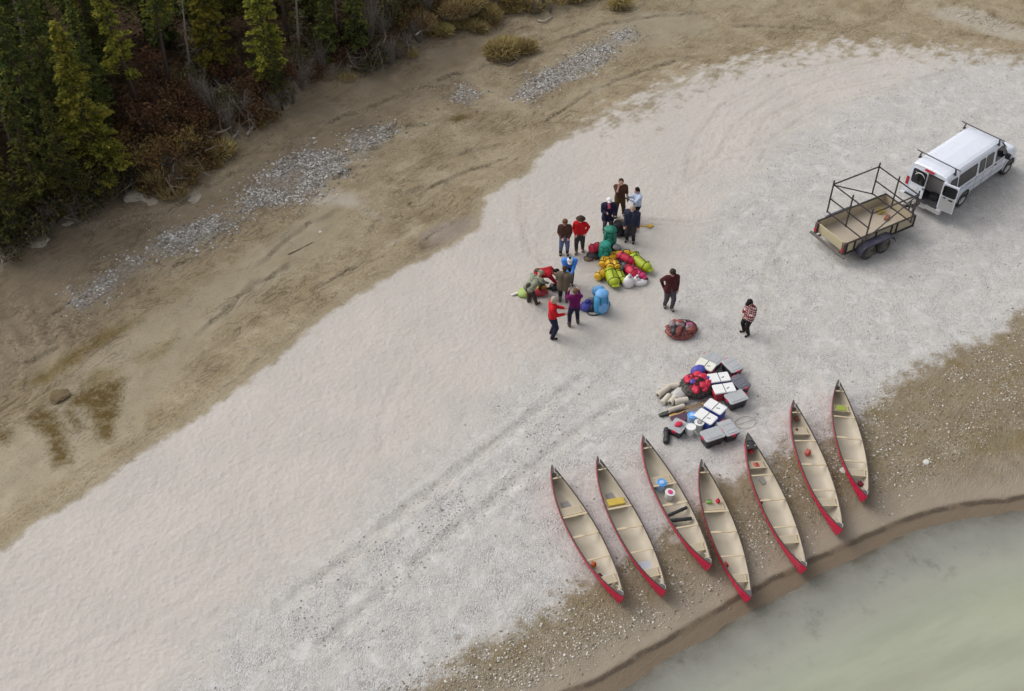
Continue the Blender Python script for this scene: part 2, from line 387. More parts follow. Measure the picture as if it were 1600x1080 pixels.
PALE = [[(470, 318), (560, 330), (600, 345), (560, 300), (500, 290)], [(0, 405), (40, 375), (72, 372), (40, 400), (5, 430)], [(190, 300), (215, 290), (240, 300), (230, 318), (200, 318)], [(292, 305), (310, 300), (320, 312), (300, 318)], [(600, 380), (660, 352), (655, 366), (600, 394)],
        [(1440, 20), (1480, 5), (1540, 15), (1620, 50), (1620, 72), (1560, 60), (1500, 40)], [(900, 195), (990, 150), (1090, 110), (1200, 80), (1100, 140), (1000, 175)]]
fattr('sand', d1); fattr('river', d3); fattr('bank', d4); _ld = ledge_field(fx, fy)[0]; fattr('ledge', _ld); _t2 = np.full(fx.shape, 9.0)
for _t in tracks_w[2:]: _t2 = np.minimum(_t2, seg_dist(fx, fy, _t))
fattr('track2', _t2); fattr('track', tr); fattr('shore', shore)
fattr('pool', region([[(648, 389), (660, 366), (690, 351), (722, 346), (752, 345), (747, 366), (700, 390), (670, 398)]])); fattr('gold_refl', region(GOLD_REFL)); fattr('streak', region(STREAK)); fattr('wet', region(WET)); fattr('damp', region(DAMP))
fattr('gravel', region(GRAV, 0.0)); fattr('cobble', region(COBB)); fattr('pale', region(PALE))
fattr('patch', ss(fx + 0.6 * (fy - 40), 3.0, 9.0) * ss(fy, 38, 43))

def ground_material():
    t = NT('ground_soil'); P = t.pos(); A = t.attr; m = t.math
    n_big = t.noise(0.35, 4, 0.6); n_mid = t.noise(1.6, 5, 0.62); n_fine = t.noise(9.0, 5, 0.65); n_gr = t.noise(38.0, 3, 0.7)
    streakv = t.mapping(P, (0.62, 1.75, 1), (0, 0, R(-50)))
    n_str = t.noise(1.3, 6, 0.65, streakv, 0.6)
    c5 = lambda v: m('SUBTRACT', v, 0.5)
    # outline of the dry sand, ragged at two scales
    rag = m('ADD', m('MULTIPLY', c5(n_mid), m('ADD', m('ADD', 0.75, m('MULTIPLY', A('shore'), 1.5)), m('MULTIPLY', A('patch'), 7.0))), m('MULTIPLY', c5(n_fine), m('ADD', 0.35, m('MULTIPLY', A('shore'), 0.9))))
    rag = m('ADD', rag, m('MULTIPLY', c5(n_str), m('MULTIPLY', A('patch'), 6.0)))
    wsm = m('ADD', m('ADD', 0.30, m('MULTIPLY', A('shore'), 0.45)), m('MULTIPLY', A('patch'), 2.2))
    sand_m = t.ss(m('DIVIDE', m('ADD', A('sand'), rag), wsm), -0.5, 0.6)
    # --- dry sand and gravel
    sand = t.mix(t.ss(n_big, 0.3, 0.7), (0.500, 0.460, 0.418), (0.455, 0.422, 0.386))
    sand = t.mix(m('MULTIPLY', t.ss(n_fine, 0.48, 0.72), 0.26), sand, (0.385, 0.35, 0.32))
    sand = t.mix(m('MULTIPLY', t.ss(t.noise(20.0, 4, 0.7), 0.5, 0.72), 0.34), sand, (0.345, 0.31, 0.28))
    sand = t.mix(m('MULTIPLY', t.ss(t.noise(6.5, 2, 0.5), 0.56, 0.68), 0.16), sand, (0.36, 0.33, 0.305))
    sand = t.mix(m('MULTIPLY', t.ss(t.noise(0.22, 4, 0.6), 0.5, 0.68), 0.22), sand, (0.42, 0.395, 0.375))
    sand = t.mix(m('MULTIPLY', t.ss(t.noise(0.8, 4, 0.6, streakv), 0.5, 0.75), 0.25), sand, (0.47, 0.43, 0.37))
    grav_m = t.ss(m('ADD', A('gravel'), m('ADD', m('MULTIPLY', c5(n_mid), 3.2), m('MULTIPLY', c5(n_big), 2.5))), -1.4, 1.6)
    cell = t.vor(24, out='Color'); cellv = t.node('ShaderNodeSeparateColor'); t.set(cellv.inputs[0], cell)
    cv = cellv.outputs[0]; cdist = t.vor(24)
    cell2 = t.node('ShaderNodeSeparateColor'); t.set(cell2.inputs[0], t.vor(11, out='Color')); cv2 = cell2.outputs[0]
    stone = t.ramp(cv, [(0.0, (0.20, 0.188, 0.18)), (0.25, (0.38, 0.362, 0.345)), (0.6, (0.50, 0.482, 0.462)), (0.88, (0.57, 0.55, 0.53)), (1.0, (0.68, 0.665, 0.645))])
    stone = t.mix(t.ss(cdist, 0.42, 0.75), stone, (0.29, 0.27, 0.25))
    dens = m('MULTIPLY', grav_m, t.lin(t.noise(1.1, 6, 0.75), 0.36, 0.62, 0.05, 0.95))
    trk = m('MULTIPLY', m('MULTIPLY', t.ss(A('track'), 0.01, 0.10), m('SUBTRACT', 1.0, t.ss(m('ADD', A('track'), m('MULTIPLY', c5(n_fine), 0.25)), 0.16, 0.36))), t.ss(n_mid, 0.36, 0.54))
    fadet = t.ss(t.noise(0.5, 3, 0.6), 0.36, 0.58)
    trk = m('MULTIPLY', m('MULTIPLY', trk, m('ADD', 0.25, m('MULTIPLY', fadet, 0.75))), m('ADD', 0.35, m('MULTIPLY', t.ss(t.noise(6.0, 5, 0.75), 0.42, 0.58), 0.8)))
    dens = m('MAXIMUM', dens, m('MULTIPLY', trk, 0.35))
    tk2 = m('MULTIPLY', m('MULTIPLY', t.ss(A('track2'), 0.02, 0.10), m('SUBTRACT', 1.0, t.ss(m('ADD', A('track2'), m('MULTIPLY', c5(n_fine), 0.3)), 0.14, 0.34))), t.ss(n_mid, 0.40, 0.58))
    sand = t.mix(dens, sand, stone)
    sand = t.mix(m('MULTIPLY', grav_m, 0.30), sand, (0.50, 0.50, 0.49))
    sand = t.mix(m('MULTIPLY', m('MULTIPLY', grav_m, t.ss(t.noise(1.7, 7, 0.72, P, 0.6), 0.50, 0.64)), 0.6), sand, (0.57, 0.56, 0.545))
    sand = t.mix(m('MULTIPLY', m('MULTIPLY', grav_m, t.ss(t.noise(3.1, 6, 0.75), 0.54, 0.68)), 0.35), sand, (0.30, 0.285, 0.265))
    sand = t.mix(m('MULTIPLY', m('MULTIPLY', trk, t.ss(n_fine, 0.40, 0.62)), 0.62), sand, (0.25, 0.212, 0.16))
    sand = t.mix(m('MULTIPLY', tk2, 0.45), sand, (0.36, 0.325, 0.285))
    # damp stains in the gravel
    st = m('MULTIPLY', grav_m, t.ss(t.noise(0.55, 4, 0.62, P, 0.4), 0.62, 0.75))
    sand = t.mix(m('MULTIPLY', st, 0.35), sand, (0.30, 0.26, 0.205))
    # --- mud of the side channel
    rid0 = m('ABSOLUTE', c5(t.noise(0.9, 6, 0.68, streakv, 1.2)))
    n_iso = t.noise(0.75, 9, 0.68, P, 0.7)
    mud = t.ramp(m('ADD', m('MULTIPLY', n_str, 0.25), m('MULTIPLY', n_iso, 0.75)), [(0.22, (0.18, 0.134, 0.080)), (0.40, (0.262, 0.206, 0.131)), (0.52, (0.325, 0.266, 0.178)), (0.64, (0.39, 0.332, 0.236)), (0.8, (0.46, 0.405, 0.31))])
    mud = t.mix(m('MULTIPLY', t.ss(n_big, 0.4, 0.7), 0.45), mud, (0.20, 0.148, 0.083))
    mud = t.mix(m('MULTIPLY', t.ss(n_fine, 0.50, 0.70), 0.45), mud, (0.105, 0.078, 0.048))
    n_grit = t.noise(24.0, 4, 0.7)
    mud = t.mix(m('MULTIPLY', t.ss(n_grit, 0.50, 0.72), 0.38), mud, (0.095, 0.07, 0.042))
    mud = t.mix(m('MULTIPLY', t.ss(n_grit, 0.50, 0.28), 0.30), mud, (0.36, 0.31, 0.225))
    mud = t.mix(m('MULTIPLY', t.ss(t.noise(2.6, 5, 0.7, P, 1.2), 0.56, 0.68), 0.4), mud, (0.125, 0.092, 0.053))
    mud = t.mix(m('MULTIPLY', t.ss(t.noise(4.0, 6, 0.7, streakv, 1.0), 0.60, 0.70), 0.5), mud, (0.075, 0.055, 0.036))
    damp_m = t.ss(m('ADD', A('damp'), m('MULTIPLY', c5(n_mid), 1.6)), -1.2, 1.0)
    dmud = t.mix(n_iso, (0.118, 0.088, 0.058), (0.265, 0.212, 0.146))
    dmud = t.mix(t.ss(n_fine, 0.5, 0.7), dmud, (0.20, 0.165, 0.12))
    mud = t.mix(m('MULTIPLY', damp_m, 0.78), mud, dmud)
    wet_m = t.ss(m('ADD', A('wet'), m('MULTIPLY', c5(n_mid), 0.9)), -0.5, 0.45)
    wetc = t.mix(n_mid, (0.20, 0.163, 0.098), (0.315, 0.27, 0.18))
    wetc = t.mix(t.ss(n_fine, 0.5, 0.75), wetc, (0.20, 0.16, 0.10))
    mud = t.mix(m('MULTIPLY', wet_m, 0.8), mud, wetc)
    pool_m = t.ss(m('ADD', A('pool'), m('MULTIPLY', c5(n_fine), 0.4)), -0.2, 0.15)
    mud = t.mix(m('MULTIPLY', pool_m, 0.85), mud, t.mix(n_mid, (0.17, 0.132, 0.105), (0.24, 0.195, 0.165)))
    gold_refl_m = t.ss(m('ADD', A('gold_refl'), m('ADD', m('MULTIPLY', c5(n_fine), 0.7), m('MULTIPLY', c5(n_mid), 0.5))), -0.25, 0.28)
    mud = t.mix(m('MULTIPLY', m('MULTIPLY', gold_refl_m, 0.92), m('ADD', 0.5, m('MULTIPLY', t.ss(t.noise(3.0, 6, 0.7), 0.38, 0.56), 0.5))), mud, t.mix(n_fine, (0.050, 0.030, 0.004), (0.125, 0.078, 0.010)))  # golden tree reflections painted into the mud colour
    stk = m('MULTIPLY', t.ss(m('ADD', A('streak'), m('MULTIPLY', c5(n_fine), 0.7)), -0.25, 0.3), t.ss(n_str, 0.3, 0.6))
    mud = t.mix(m('MULTIPLY', stk, 0.75), mud, (0.125, 0.085, 0.016))
    pale_m = t.ss(m('ADD', A('pale'), m('MULTIPLY', c5(n_mid), 1.3)), -0.2, 0.5)
    mud = t.mix(m('MULTIPLY', pale_m, 0.8), mud, (0.40, 0.36, 0.295))
    mud = t.mix(m('MULTIPLY', t.ss(A('cobble'), -0.4, 0.2), 0.55), mud, t.mix(cv2, (0.11, 0.095, 0.08), (0.36, 0.35, 0.34)))
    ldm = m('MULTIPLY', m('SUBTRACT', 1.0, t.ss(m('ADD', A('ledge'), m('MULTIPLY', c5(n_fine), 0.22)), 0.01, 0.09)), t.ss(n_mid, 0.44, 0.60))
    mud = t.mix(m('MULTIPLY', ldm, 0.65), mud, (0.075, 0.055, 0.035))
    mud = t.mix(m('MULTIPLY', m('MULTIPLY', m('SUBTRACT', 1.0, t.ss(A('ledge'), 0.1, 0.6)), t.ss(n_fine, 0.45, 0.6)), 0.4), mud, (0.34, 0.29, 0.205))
    # organic crust along the sand edge
    spk = m('MULTIPLY', t.ss(t.noise(6.0, 3, 0.8, P, 0.5), 0.66, 0.74), 0.75)
    mud = t.mix(spk, mud, (0.055, 0.042, 0.028))
    mud = t.mix(m('MULTIPLY', m('LESS_THAN', rid0, 0.018), m('MULTIPLY', t.ss(n_big, 0.42, 0.6), 0.6)), mud, (0.085, 0.062, 0.038))
    edge = m('MULTIPLY', m('MULTIPLY', t.ss(A('sand'), -1.3, -0.25), m('SUBTRACT', 1.0, A('shore'))), t.ss(n_fine, 0.50, 0.66))
    mud = t.mix(m('MULTIPLY', edge, 0.5), mud, (0.13, 0.09, 0.05))
    tan = m('MULTIPLY', m('MULTIPLY', t.ss(A('sand'), -0.9, -0.1), m('SUBTRACT', 1.0, A('shore'))), 0.5)
    mud = t.mix(tan, mud, (0.30, 0.262, 0.185))
    # --- pebbly shore
    sh = t.mix(n_mid, (0.175, 0.138, 0.085), (0.30, 0.25, 0.172))
    sh = t.mix(t.ss(n_fine, 0.50, 0.72), sh, (0.12, 0.09, 0.052))
    sh = t.mix(m('MULTIPLY', t.ss(t.noise(0.9, 4, 0.6, P, 0.8), 0.52, 0.66), 0.6), sh, (0.19, 0.142, 0.066))
    pst = m('MULTIPLY', t.ss(t.noise(1.5, 4, 0.7), 0.45, 0.65), m('MULTIPLY', m('GREATER_THAN', cv, 0.62), m('LESS_THAN', cdist, 0.42)))
    sh = t.mix(m('MULTIPLY', pst, 0.8), sh, t.mix(cv2, (0.20, 0.185, 0.165), (0.55, 0.53, 0.50)))
    smooth_m = t.ss(m('ADD', A('river'), m('MULTIPLY', c5(n_mid), 0.9)), -2.2, -1.0)
    smooth_c = t.mix(n_mid, (0.235, 0.195, 0.145), (0.30, 0.255, 0.195))
    sh = t.mix(m('MULTIPLY', smooth_m, 0.9), sh, smooth_c)
    lip = m('ADD', A('river'), m('MULTIPLY', c5(t.noise(1.3, 3, 0.5)), 0.22))
    wetl = m('MULTIPLY', t.ss(lip, -0.5, -0.30), 0.8)
    sh = t.mix(wetl, sh, (0.145, 0.105, 0.067))
    dk = m('MULTIPLY', m('MULTIPLY', t.ss(lip, -0.42, -0.34), m('SUBTRACT', 1.0, t.ss(lip, -0.28, -0.20))), t.ss(n_mid, 0.35, 0.55))
    sh = t.mix(m('MULTIPLY', dk, 0.7), sh, (0.06, 0.045, 0.03))
    sub = t.ss(A('river'), 0.0, 0.6)
    sh = t.mix(m('MULTIPLY', m('MULTIPLY', sub, t.ss(n_mid, 0.53, 0.66)), 0.8), sh, (0.035, 0.03, 0.022))
    low = t.mix(A('shore'), mud, sh)
    # --- forest floor
    ff = t.ramp(n_mid, [(0.2, (0.026, 0.020, 0.013)), (0.45, (0.066, 0.044, 0.026)), (0.6, (0.115, 0.072, 0.040)), (0.8, (0.14, 0.105, 0.055))])
    ff = t.mix(t.ss(n_fine, 0.45, 0.7), ff, (0.04, 0.03, 0.018))
    bank_m = t.ss(m('ADD', A('bank'), m('MULTIPLY', c5(n_mid), 1.0)), -0.15, 0.35)
    low = t.mix(bank_m, low, ff)
    col = t.mix(sand_m, low, sand)
    # --- gloss: only the wet ground shines
    wetg = m('MULTIPLY', m('MULTIPLY', m('SUBTRACT', 1.0, sand_m), m('SUBTRACT', 1.0, m('MULTIPLY', gold_refl_m, 0.8))), m('MAXIMUM', m('MULTIPLY', wet_m, m('SUBTRACT', 1.0, A('shore'))), m('MULTIPLY', A('shore'), t.ss(lip, -1.6, -0.5))))
    rough = t.lin(m('ADD', wetg, m('MULTIPLY', c5(n_fine), 0.35)), 0.0, 1.0, 0.92, 0.45)
    spec = t.lin(wetg, 0.0, 1.0, 0.12, 0.28)
    # --- relief
    hb = m('ADD', m('MULTIPLY', t.noise(7.0, 4, 0.6), 0.6), m('MULTIPLY', n_gr, 0.18))
    hb = m('ADD', hb, m('MULTIPLY', dens, m('MULTIPLY', m('SUBTRACT', 0.6, cdist), 0.9)))
    rid = m('ABSOLUTE', c5(t.noise(2.2, 5, 0.65, streakv, 0.8)))
    hb = m('ADD', hb, m('MULTIPLY', m('SUBTRACT', 1.0, sand_m), m('ADD', m('MULTIPLY', n_fine, 1.1), m('MULTIPLY', m('MINIMUM', rid, 0.12), 3.2))))
    dim = m('ADD', t.vor(5.2, 'SMOOTH_F1', smooth=0.5), m('MULTIPLY', t.vor(9.0, 'SMOOTH_F1', smooth=0.4), 0.45))
    hb = m('ADD', hb, m('MULTIPLY', m('MULTIPLY', sand_m, m('SUBTRACT', 1.0, dens)), m('MULTIPLY', dim, 0.52)))
    hb = m('MULTIPLY', hb, m('SUBTRACT', 1.0, m('MULTIPLY', wetg, 0.7)))
    nrm = t.bump(hb, 0.62, 0.06)
    return t.done(t.bsdf(col, rough, 0.0, nrm, spec))
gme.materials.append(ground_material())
ground = link('ground', gme); kind(ground, 'structure')

# ------------------------------------------------------------------ river
def river():
    xs = axis(-4, 24, 0.35, 600); ys = axis(8, 30, 0.35, 700)
    X, Y = np.meshgrid(xs, ys, indexing='xy'); x, y = X.ravel(), Y.ravel()
    d = sdist(x, y, water_w); n0, n1 = len(xs), len(ys)
    keep = d > -0.9
    idx = -np.ones(len(x), int); fs = []
    for j in range(n1 - 1):
        for i in range(n0 - 1):
            q = (j * n0 + i, j * n0 + i + 1, (j + 1) * n0 + i + 1, (j + 1) * n0 + i)
            if any(keep[k] for k in q): fs.append(q)
    used = sorted({k for f in fs for k in f})
    for a, b in enumerate(used): idx[b] = a
    me = bpy.data.meshes.new('river_water'); me.from_pydata([(x[k], y[k], -0.305) for k in used], [], [tuple(int(idx[k]) for k in f) for f in fs])
    a = me.attributes.new('depth', 'FLOAT', 'POINT'); a.data.foreach_set('value', d[used].astype(np.float32))
    me.update(); me.polygons.foreach_set('use_smooth', np.ones(len(fs), bool))
    t = NT('silty_water'); m = t.math; P = t.pos()
    wv = t.mapping(P, (0.35, 1.6, 1), (0, 0, R(-24)))
    n1_ = t.noise(0.8, 4, 0.55, wv); n2 = t.noise(2.4, 4, 0.6, wv); nb = t.noise(0.22, 3, 0.5)
    dep = m('ADD', t.attr('depth'), m('MULTIPLY', m('SUBTRACT', t.noise(0.9, 4, 0.6), 0.5), 1.2))
    col = t.mix(t.ss(n1_, 0.3, 0.7), (0.30, 0.312, 0.235), (0.355, 0.37, 0.278))
    col = t.mix(m('MULTIPLY', t.ss(nb, 0.45, 0.7), 0.5), col, (0.345, 0.365, 0.262))
    col = t.mix(m('SUBTRACT', 1.0, t.ss(dep, 0.6, 3.4)), col, t.mix(t.ss(t.noise(1.3, 6, 0.7), 0.54, 0.70), (0.315, 0.315, 0.275), (0.235, 0.235, 0.205)))
    fac = t.ramp(t.lin(dep, -0.05, 5.0), [(0.0, (0.12,) * 3), (0.06, (0.40,) * 3), (0.16, (0.66,) * 3), (0.36, (0.90,) * 3), (0.7, (0.97,) * 3), (1.0, (0.98,) * 3)])
    tr_ = t.node('ShaderNodeBsdfTransparent'); tr_.inputs[0].default_value = (0.86, 0.83, 0.74, 1)
    df = t.node('ShaderNodeBsdfDiffuse'); t.set(df.inputs[0], col)
    mx = t.node('ShaderNodeMixShader'); t.set(mx.inputs[0], fac); t.t.links.new(tr_.outputs[0], mx.inputs[1]); t.t.links.new(df.outputs[0], mx.inputs[2])
    gl = t.node('ShaderNodeBsdfGlossy'); gl.inputs['Roughness'].default_value = 0.12
    nr = t.bump(m('ADD', n2, m('MULTIPLY', t.noise(6.0, 3, 0.6, wv), 0.35)), 0.32, 0.12); t.set(gl.inputs['Normal'], nr)
    fr = t.node('ShaderNodeFresnel'); fr.inputs[0].default_value = 1.33; t.set(fr.inputs['Normal'], nr)
    mx2 = t.node('ShaderNodeMixShader'); t.set(mx2.inputs[0], fr.outputs[0]); t.t.links.new(mx.outputs[0], mx2.inputs[1]); t.t.links.new(gl.outputs[0], mx2.inputs[2])
    me.materials.append(t.done(mx2.outputs[0]))
    kind(link('river_water', me), 'structure')
river()

# ------------------------------------------------------------------ loose stones
_ico = bmesh.new(); bmesh.ops.create_icosphere(_ico, subdivisions=1, radius=1.0)
ICO_V = np.array([v.co[:] for v in _ico.verts]); ICO_F = np.array([[v.index for v in f.verts] for f in _ico.faces]); _ico.free()
def stone_material(name, stops):
    t = NT(name); tone = t.attr('tone')
    c = t.ramp(tone, stops); n = t.noise(30, 3, 0.6)
    c = t.mix(t.math('MULTIPLY', t.ss(n, 0.45, 0.7), 0.35), c, (0.22, 0.20, 0.17))
    return t.done(t.bsdf(c, 0.75, 0, None, 0.3))
def stones(name, xy, size, mat, sink=0.3):
    n = len(xy); z = gz_np(xy[:, 0], xy[:, 1])
    V = ICO_V[None] * (1 + RNG.uniform(-0.22, 0.22, (n, 12, 1)))
    sc = np.stack([size * RNG.uniform(0.8, 1.35, n), size * RNG.uniform(0.6, 1.0, n), size * RNG.uniform(0.35, 0.7, n)], 1)
    V = V * sc[:, None, :]; a = RNG.uniform(0, 2 * PI, n); ca, sa = np.cos(a)[:, None], np.sin(a)[:, None]
    X = V[..., 0] * ca - V[..., 1] * sa + xy[:, 0:1]; Y = V[..., 0] * sa + V[..., 1] * ca + xy[:, 1:2]
    Z = V[..., 2] + (z + sc[:, 2] * (1 - 2 * sink))[:, None]
    co = np.stack([X, Y, Z], -1).reshape(-1, 3); F = (ICO_F[None] + (np.arange(n) * 12)[:, None, None]).reshape(-1, 3)
    me = bpy.data.meshes.new(name); me.vertices.add(len(co)); me.vertices.foreach_set('co', co.astype(np.float32).ravel())
    me.loops.add(F.size); me.loops.foreach_set('vertex_index', F.astype(np.int32).ravel())
    me.polygons.add(len(F)); me.polygons.foreach_set('loop_start', (np.arange(len(F)) * 3).astype(np.int32)); me.polygons.foreach_set('loop_total', np.full(len(F), 3, np.int32))
    me.update()
    at_ = me.attributes.new('tone', 'FLOAT', 'POINT'); at_.data.foreach_set('value', np.repeat(RNG.random(n), 12).astype(np.float32))
    me.materials.append(mat); return kind(link(name, me), 'stuff')
def scatter_px(n, polys, z=-0.3, edge=0.5, clump=None, thr=0.0):
    """random ground points inside outlines given in photograph pixels, thinning out past the edge"""
    allp = [at_np(p, z) for p in polys]; lo = np.min([p.min(0) for p in allp], 0) - edge; hi = np.max([p.max(0) for p in allp], 0) + edge
    got = []
    while sum(map(len, got)) < n:
        q = RNG.uniform(lo, hi, (n * 4, 2)); d = np.full(len(q), -99.0)
        for p in allp: d = np.maximum(d, sdist(q[:, 0], q[:, 1], p))
        ok = d + RNG.normal(0, edge * 0.5, len(q)) > 0
        if clump: ok &= vnoise(q[:, 0], q[:, 1], clump, 77) + RNG.normal(0, 0.12, len(q)) > thr
        got.append(q[ok])
    return np.concatenate(got)[:n]
def sizes(n, lo, hi, p=2.2): return lo + (hi - lo) * RNG.random(n) ** p
M_cob = stone_material('washed_cobble', [(0, (0.10, 0.09, 0.078)), (0.3, (0.21, 0.195, 0.175)), (0.6, (0.33, 0.315, 0.295)), (0.85, (0.44, 0.43, 0.41)), (1, (0.60, 0.59, 0.56))])
M_peb = stone_material('shore_pebble', [(0, (0.15, 0.125, 0.092)), (0.35, (0.28, 0.24, 0.18)), (0.7, (0.43, 0.39, 0.32)), (0.9, (0.58, 0.55, 0.49)), (1, (0.68, 0.66, 0.62))])
M_gra = stone_material('bar_gravel', [(0, (0.20, 0.185, 0.175)), (0.35, (0.32, 0.305, 0.29)), (0.7, (0.42, 0.40, 0.385)), (1, (0.56, 0.54, 0.52))])
xy = np.concatenate([scatter_px(3000, COBB[0:1], edge=1.0, clump=1.0, thr=-0.12), scatter_px(900, COBB[1:2], edge=0.9, clump=1.3, thr=-0.1), scatter_px(420, COBB[2:3], edge=1.0, clump=1.3, thr=0.0), scatter_px(600, COBB[3:4], edge=0.9, clump=1.3, thr=-0.1), scatter_px(2400, COBB[4:5], edge=0.9, clump=1.0, thr=-0.12), scatter_px(200, COBB[5:6], edge=0.7)])
stones('cobble_gravel', xy, sizes(len(xy), 0.022, 0.085, 1.9), M_cob, 0.58)
xy = scatter_px(700, [[(20, 470), (200, 360), (420, 250), (560, 180), (700, 120), (880, 60), (980, 40), (860, 160), (600, 240), (500, 310), (330, 380), (150, 480)]], edge=0.8)
stones('scattered_gravel', xy, sizes(len(xy), 0.015, 0.06, 2.5), M_peb)
SHORE = [[(560, 1110), (700, 1040), (800, 990), (870, 945), (940, 890), (1040, 850), (1110, 770), (1200, 735), (1290, 690), (1370, 625), (1470, 560), (1600, 490), (1700, 470), (1700, 640), (1560, 690), (1480, 730), (1380, 790), (1300, 840), (1180, 895), (1090, 945), (1000, 985), (900, 1040), (820, 1090)]]
xy = np.concatenate([scatter_px(5200, SHORE, edge=0.5, clump=0.55, thr=-0.05), scatter_px(2600, SHORE, edge=0.6, clump=1.1, thr=0.2), scatter_px(1500, [[(700, 1060), (900, 985), (1040, 900), (1080, 940), (960, 1010), (800, 1090)]], edge=0.5),
                     scatter_px(500, [[(1165, 800), (1215, 790), (1220, 850), (1180, 880), (1150, 840)]], edge=0.3), scatter_px(260, [[(1290, 715), (1320, 712), (1325, 745), (1300, 750)]], edge=0.25)])
cx_ = np.full(len(xy), 9.0)
for a, c in CANOE_PX: cx_ = np.minimum(cx_, seg_dist(xy[:, 0], xy[:, 1], at_np([a, c], 0.1)))
xy = xy[cx_ > 0.45]
stones('shore_gravel', xy, sizes(len(xy), 0.012, 0.048, 2.8), M_peb, 0.45)
xy = np.concatenate([scatter_px(5000, GRAV, 0.0, 0.8, 0.7, 0.0)[:5000], scatter_px(900, [[(430, 960), (640, 800), (905, 595), (965, 635), (640, 900), (500, 1020)]], 0.0, 0.5, 1.2, 0.05)])
xy = xy[sdist(xy[:, 0], xy[:, 1], sand_w) > 0]
stones('bar_gravel', xy, sizes(len(xy), 0.010, 0.036, 2.0), M_gra)
# ------------------------------------------------------------------ forest
def leaf_mat(name, dark, mid, lite, trans=0.25):
    t = NT(name); tone = t.attr('tone'); r = t.rnd()
    c = t.ramp(tone, [(0.0, dark), (0.5, mid), (1.0, lite)])
    h = t.node('ShaderNodeHueSaturation'); t.set(h.inputs['Color'], c)
    t.set(h.inputs['Hue'], t.lin(r, 0, 1, 0.478, 0.512)); t.set(h.inputs['Value'], t.lin(r, 0, 1, 0.72, 1.2))
    d = t.node('ShaderNodeBsdfDiffuse'); t.set(d.inputs[0], h.outputs[0])
    tl = t.node('ShaderNodeBsdfTranslucent'); t.set(tl.inputs[0], h.outputs[0])
    mx = t.node('ShaderNodeMixShader'); mx.inputs[0].default_value = trans
    t.t.links.new(d.outputs[0], mx.inputs[1]); t.t.links.new(tl.outputs[0], mx.inputs[2])
    return t.done(mx.outputs[0])
M_bark = M('spruce_bark', (0.085, 0.066, 0.052), 0.9, var=0.35, scale=9, bump=0.6, bscale=30, spec=0.2)
M_pale_bark = M('pale_bark', (0.21, 0.19, 0.16), 0.85, var=0.3, scale=9, bump=0.4, spec=0.2)
M_grey_twig = M('grey_twig', (0.22, 0.19, 0.165), 0.9, var=0.3, scale=5, spec=0.1)
M_drift = M('driftwood', (0.42, 0.38, 0.33), 0.85, var=0.25, scale=8, bump=0.5, spec=0.2)
M_drift_d = M('weathered_log', (0.20, 0.165, 0.135), 0.9, var=0.3, scale=8, bump=0.5, spec=0.2)
M_spruce = leaf_mat('spruce_needles', (0.034, 0.046, 0.024), (0.090, 0.110, 0.034), (0.23, 0.22, 0.05))
M_golden = leaf_mat('golden_needles', (0.065, 0.085, 0.024), (0.21, 0.215, 0.042), (0.42, 0.37, 0.06))
M_poplar = leaf_mat('poplar_leaf', (0.05, 0.075, 0.014), (0.12, 0.145, 0.02), (0.21, 0.21, 0.03), 0.35)
M_red = leaf_mat('rust_leaf', (0.065, 0.038, 0.026), (0.14, 0.078, 0.046), (0.23, 0.14, 0.07))
M_orange = leaf_mat('amber_leaf', (0.085, 0.055, 0.024), (0.185, 0.125, 0.050), (0.29, 0.21, 0.085))
M_olive = leaf_mat('olive_leaf', (0.045, 0.043, 0.026), (0.095, 0.085, 0.044), (0.18, 0.155, 0.07))
M_straw = leaf_mat('straw_grass', (0.22, 0.165, 0.068), (0.44, 0.35, 0.155), (0.60, 0.50, 0.25))
M_litter = leaf_mat('forest_litter', (0.028, 0.020, 0.014), (0.085, 0.055, 0.032), (0.19, 0.115, 0.06))

def quads_mesh(name, C, A, B, tone, mat):
    """many small four-cornered leaves: centre C, half axes A and B (n x 3)"""
    n = len(C)
    co = np.stack([C - A, C + B, C + A, C - B], 1).reshape(-1, 3)
    me = bpy.data.meshes.new(name); me.vertices.add(4 * n); me.vertices.foreach_set('co', co.astype(np.float32).ravel())
    me.loops.add(4 * n); me.loops.foreach_set('vertex_index', np.arange(4 * n, dtype=np.int32))
    me.polygons.add(n); me.polygons.foreach_set('loop_start', (np.arange(n) * 4).astype(np.int32)); me.polygons.foreach_set('loop_total', np.full(n, 4, np.int32))
    me.update()
    a = me.attributes.new('tone', 'FLOAT', 'POINT'); a.data.foreach_set('value', np.repeat(np.clip(tone, 0, 1), 4).astype(np.float32))
    me.materials.append(mat); return me
def unit(v): return v / (np.linalg.norm(v, axis=-1, keepdims=True) + 1e-9)

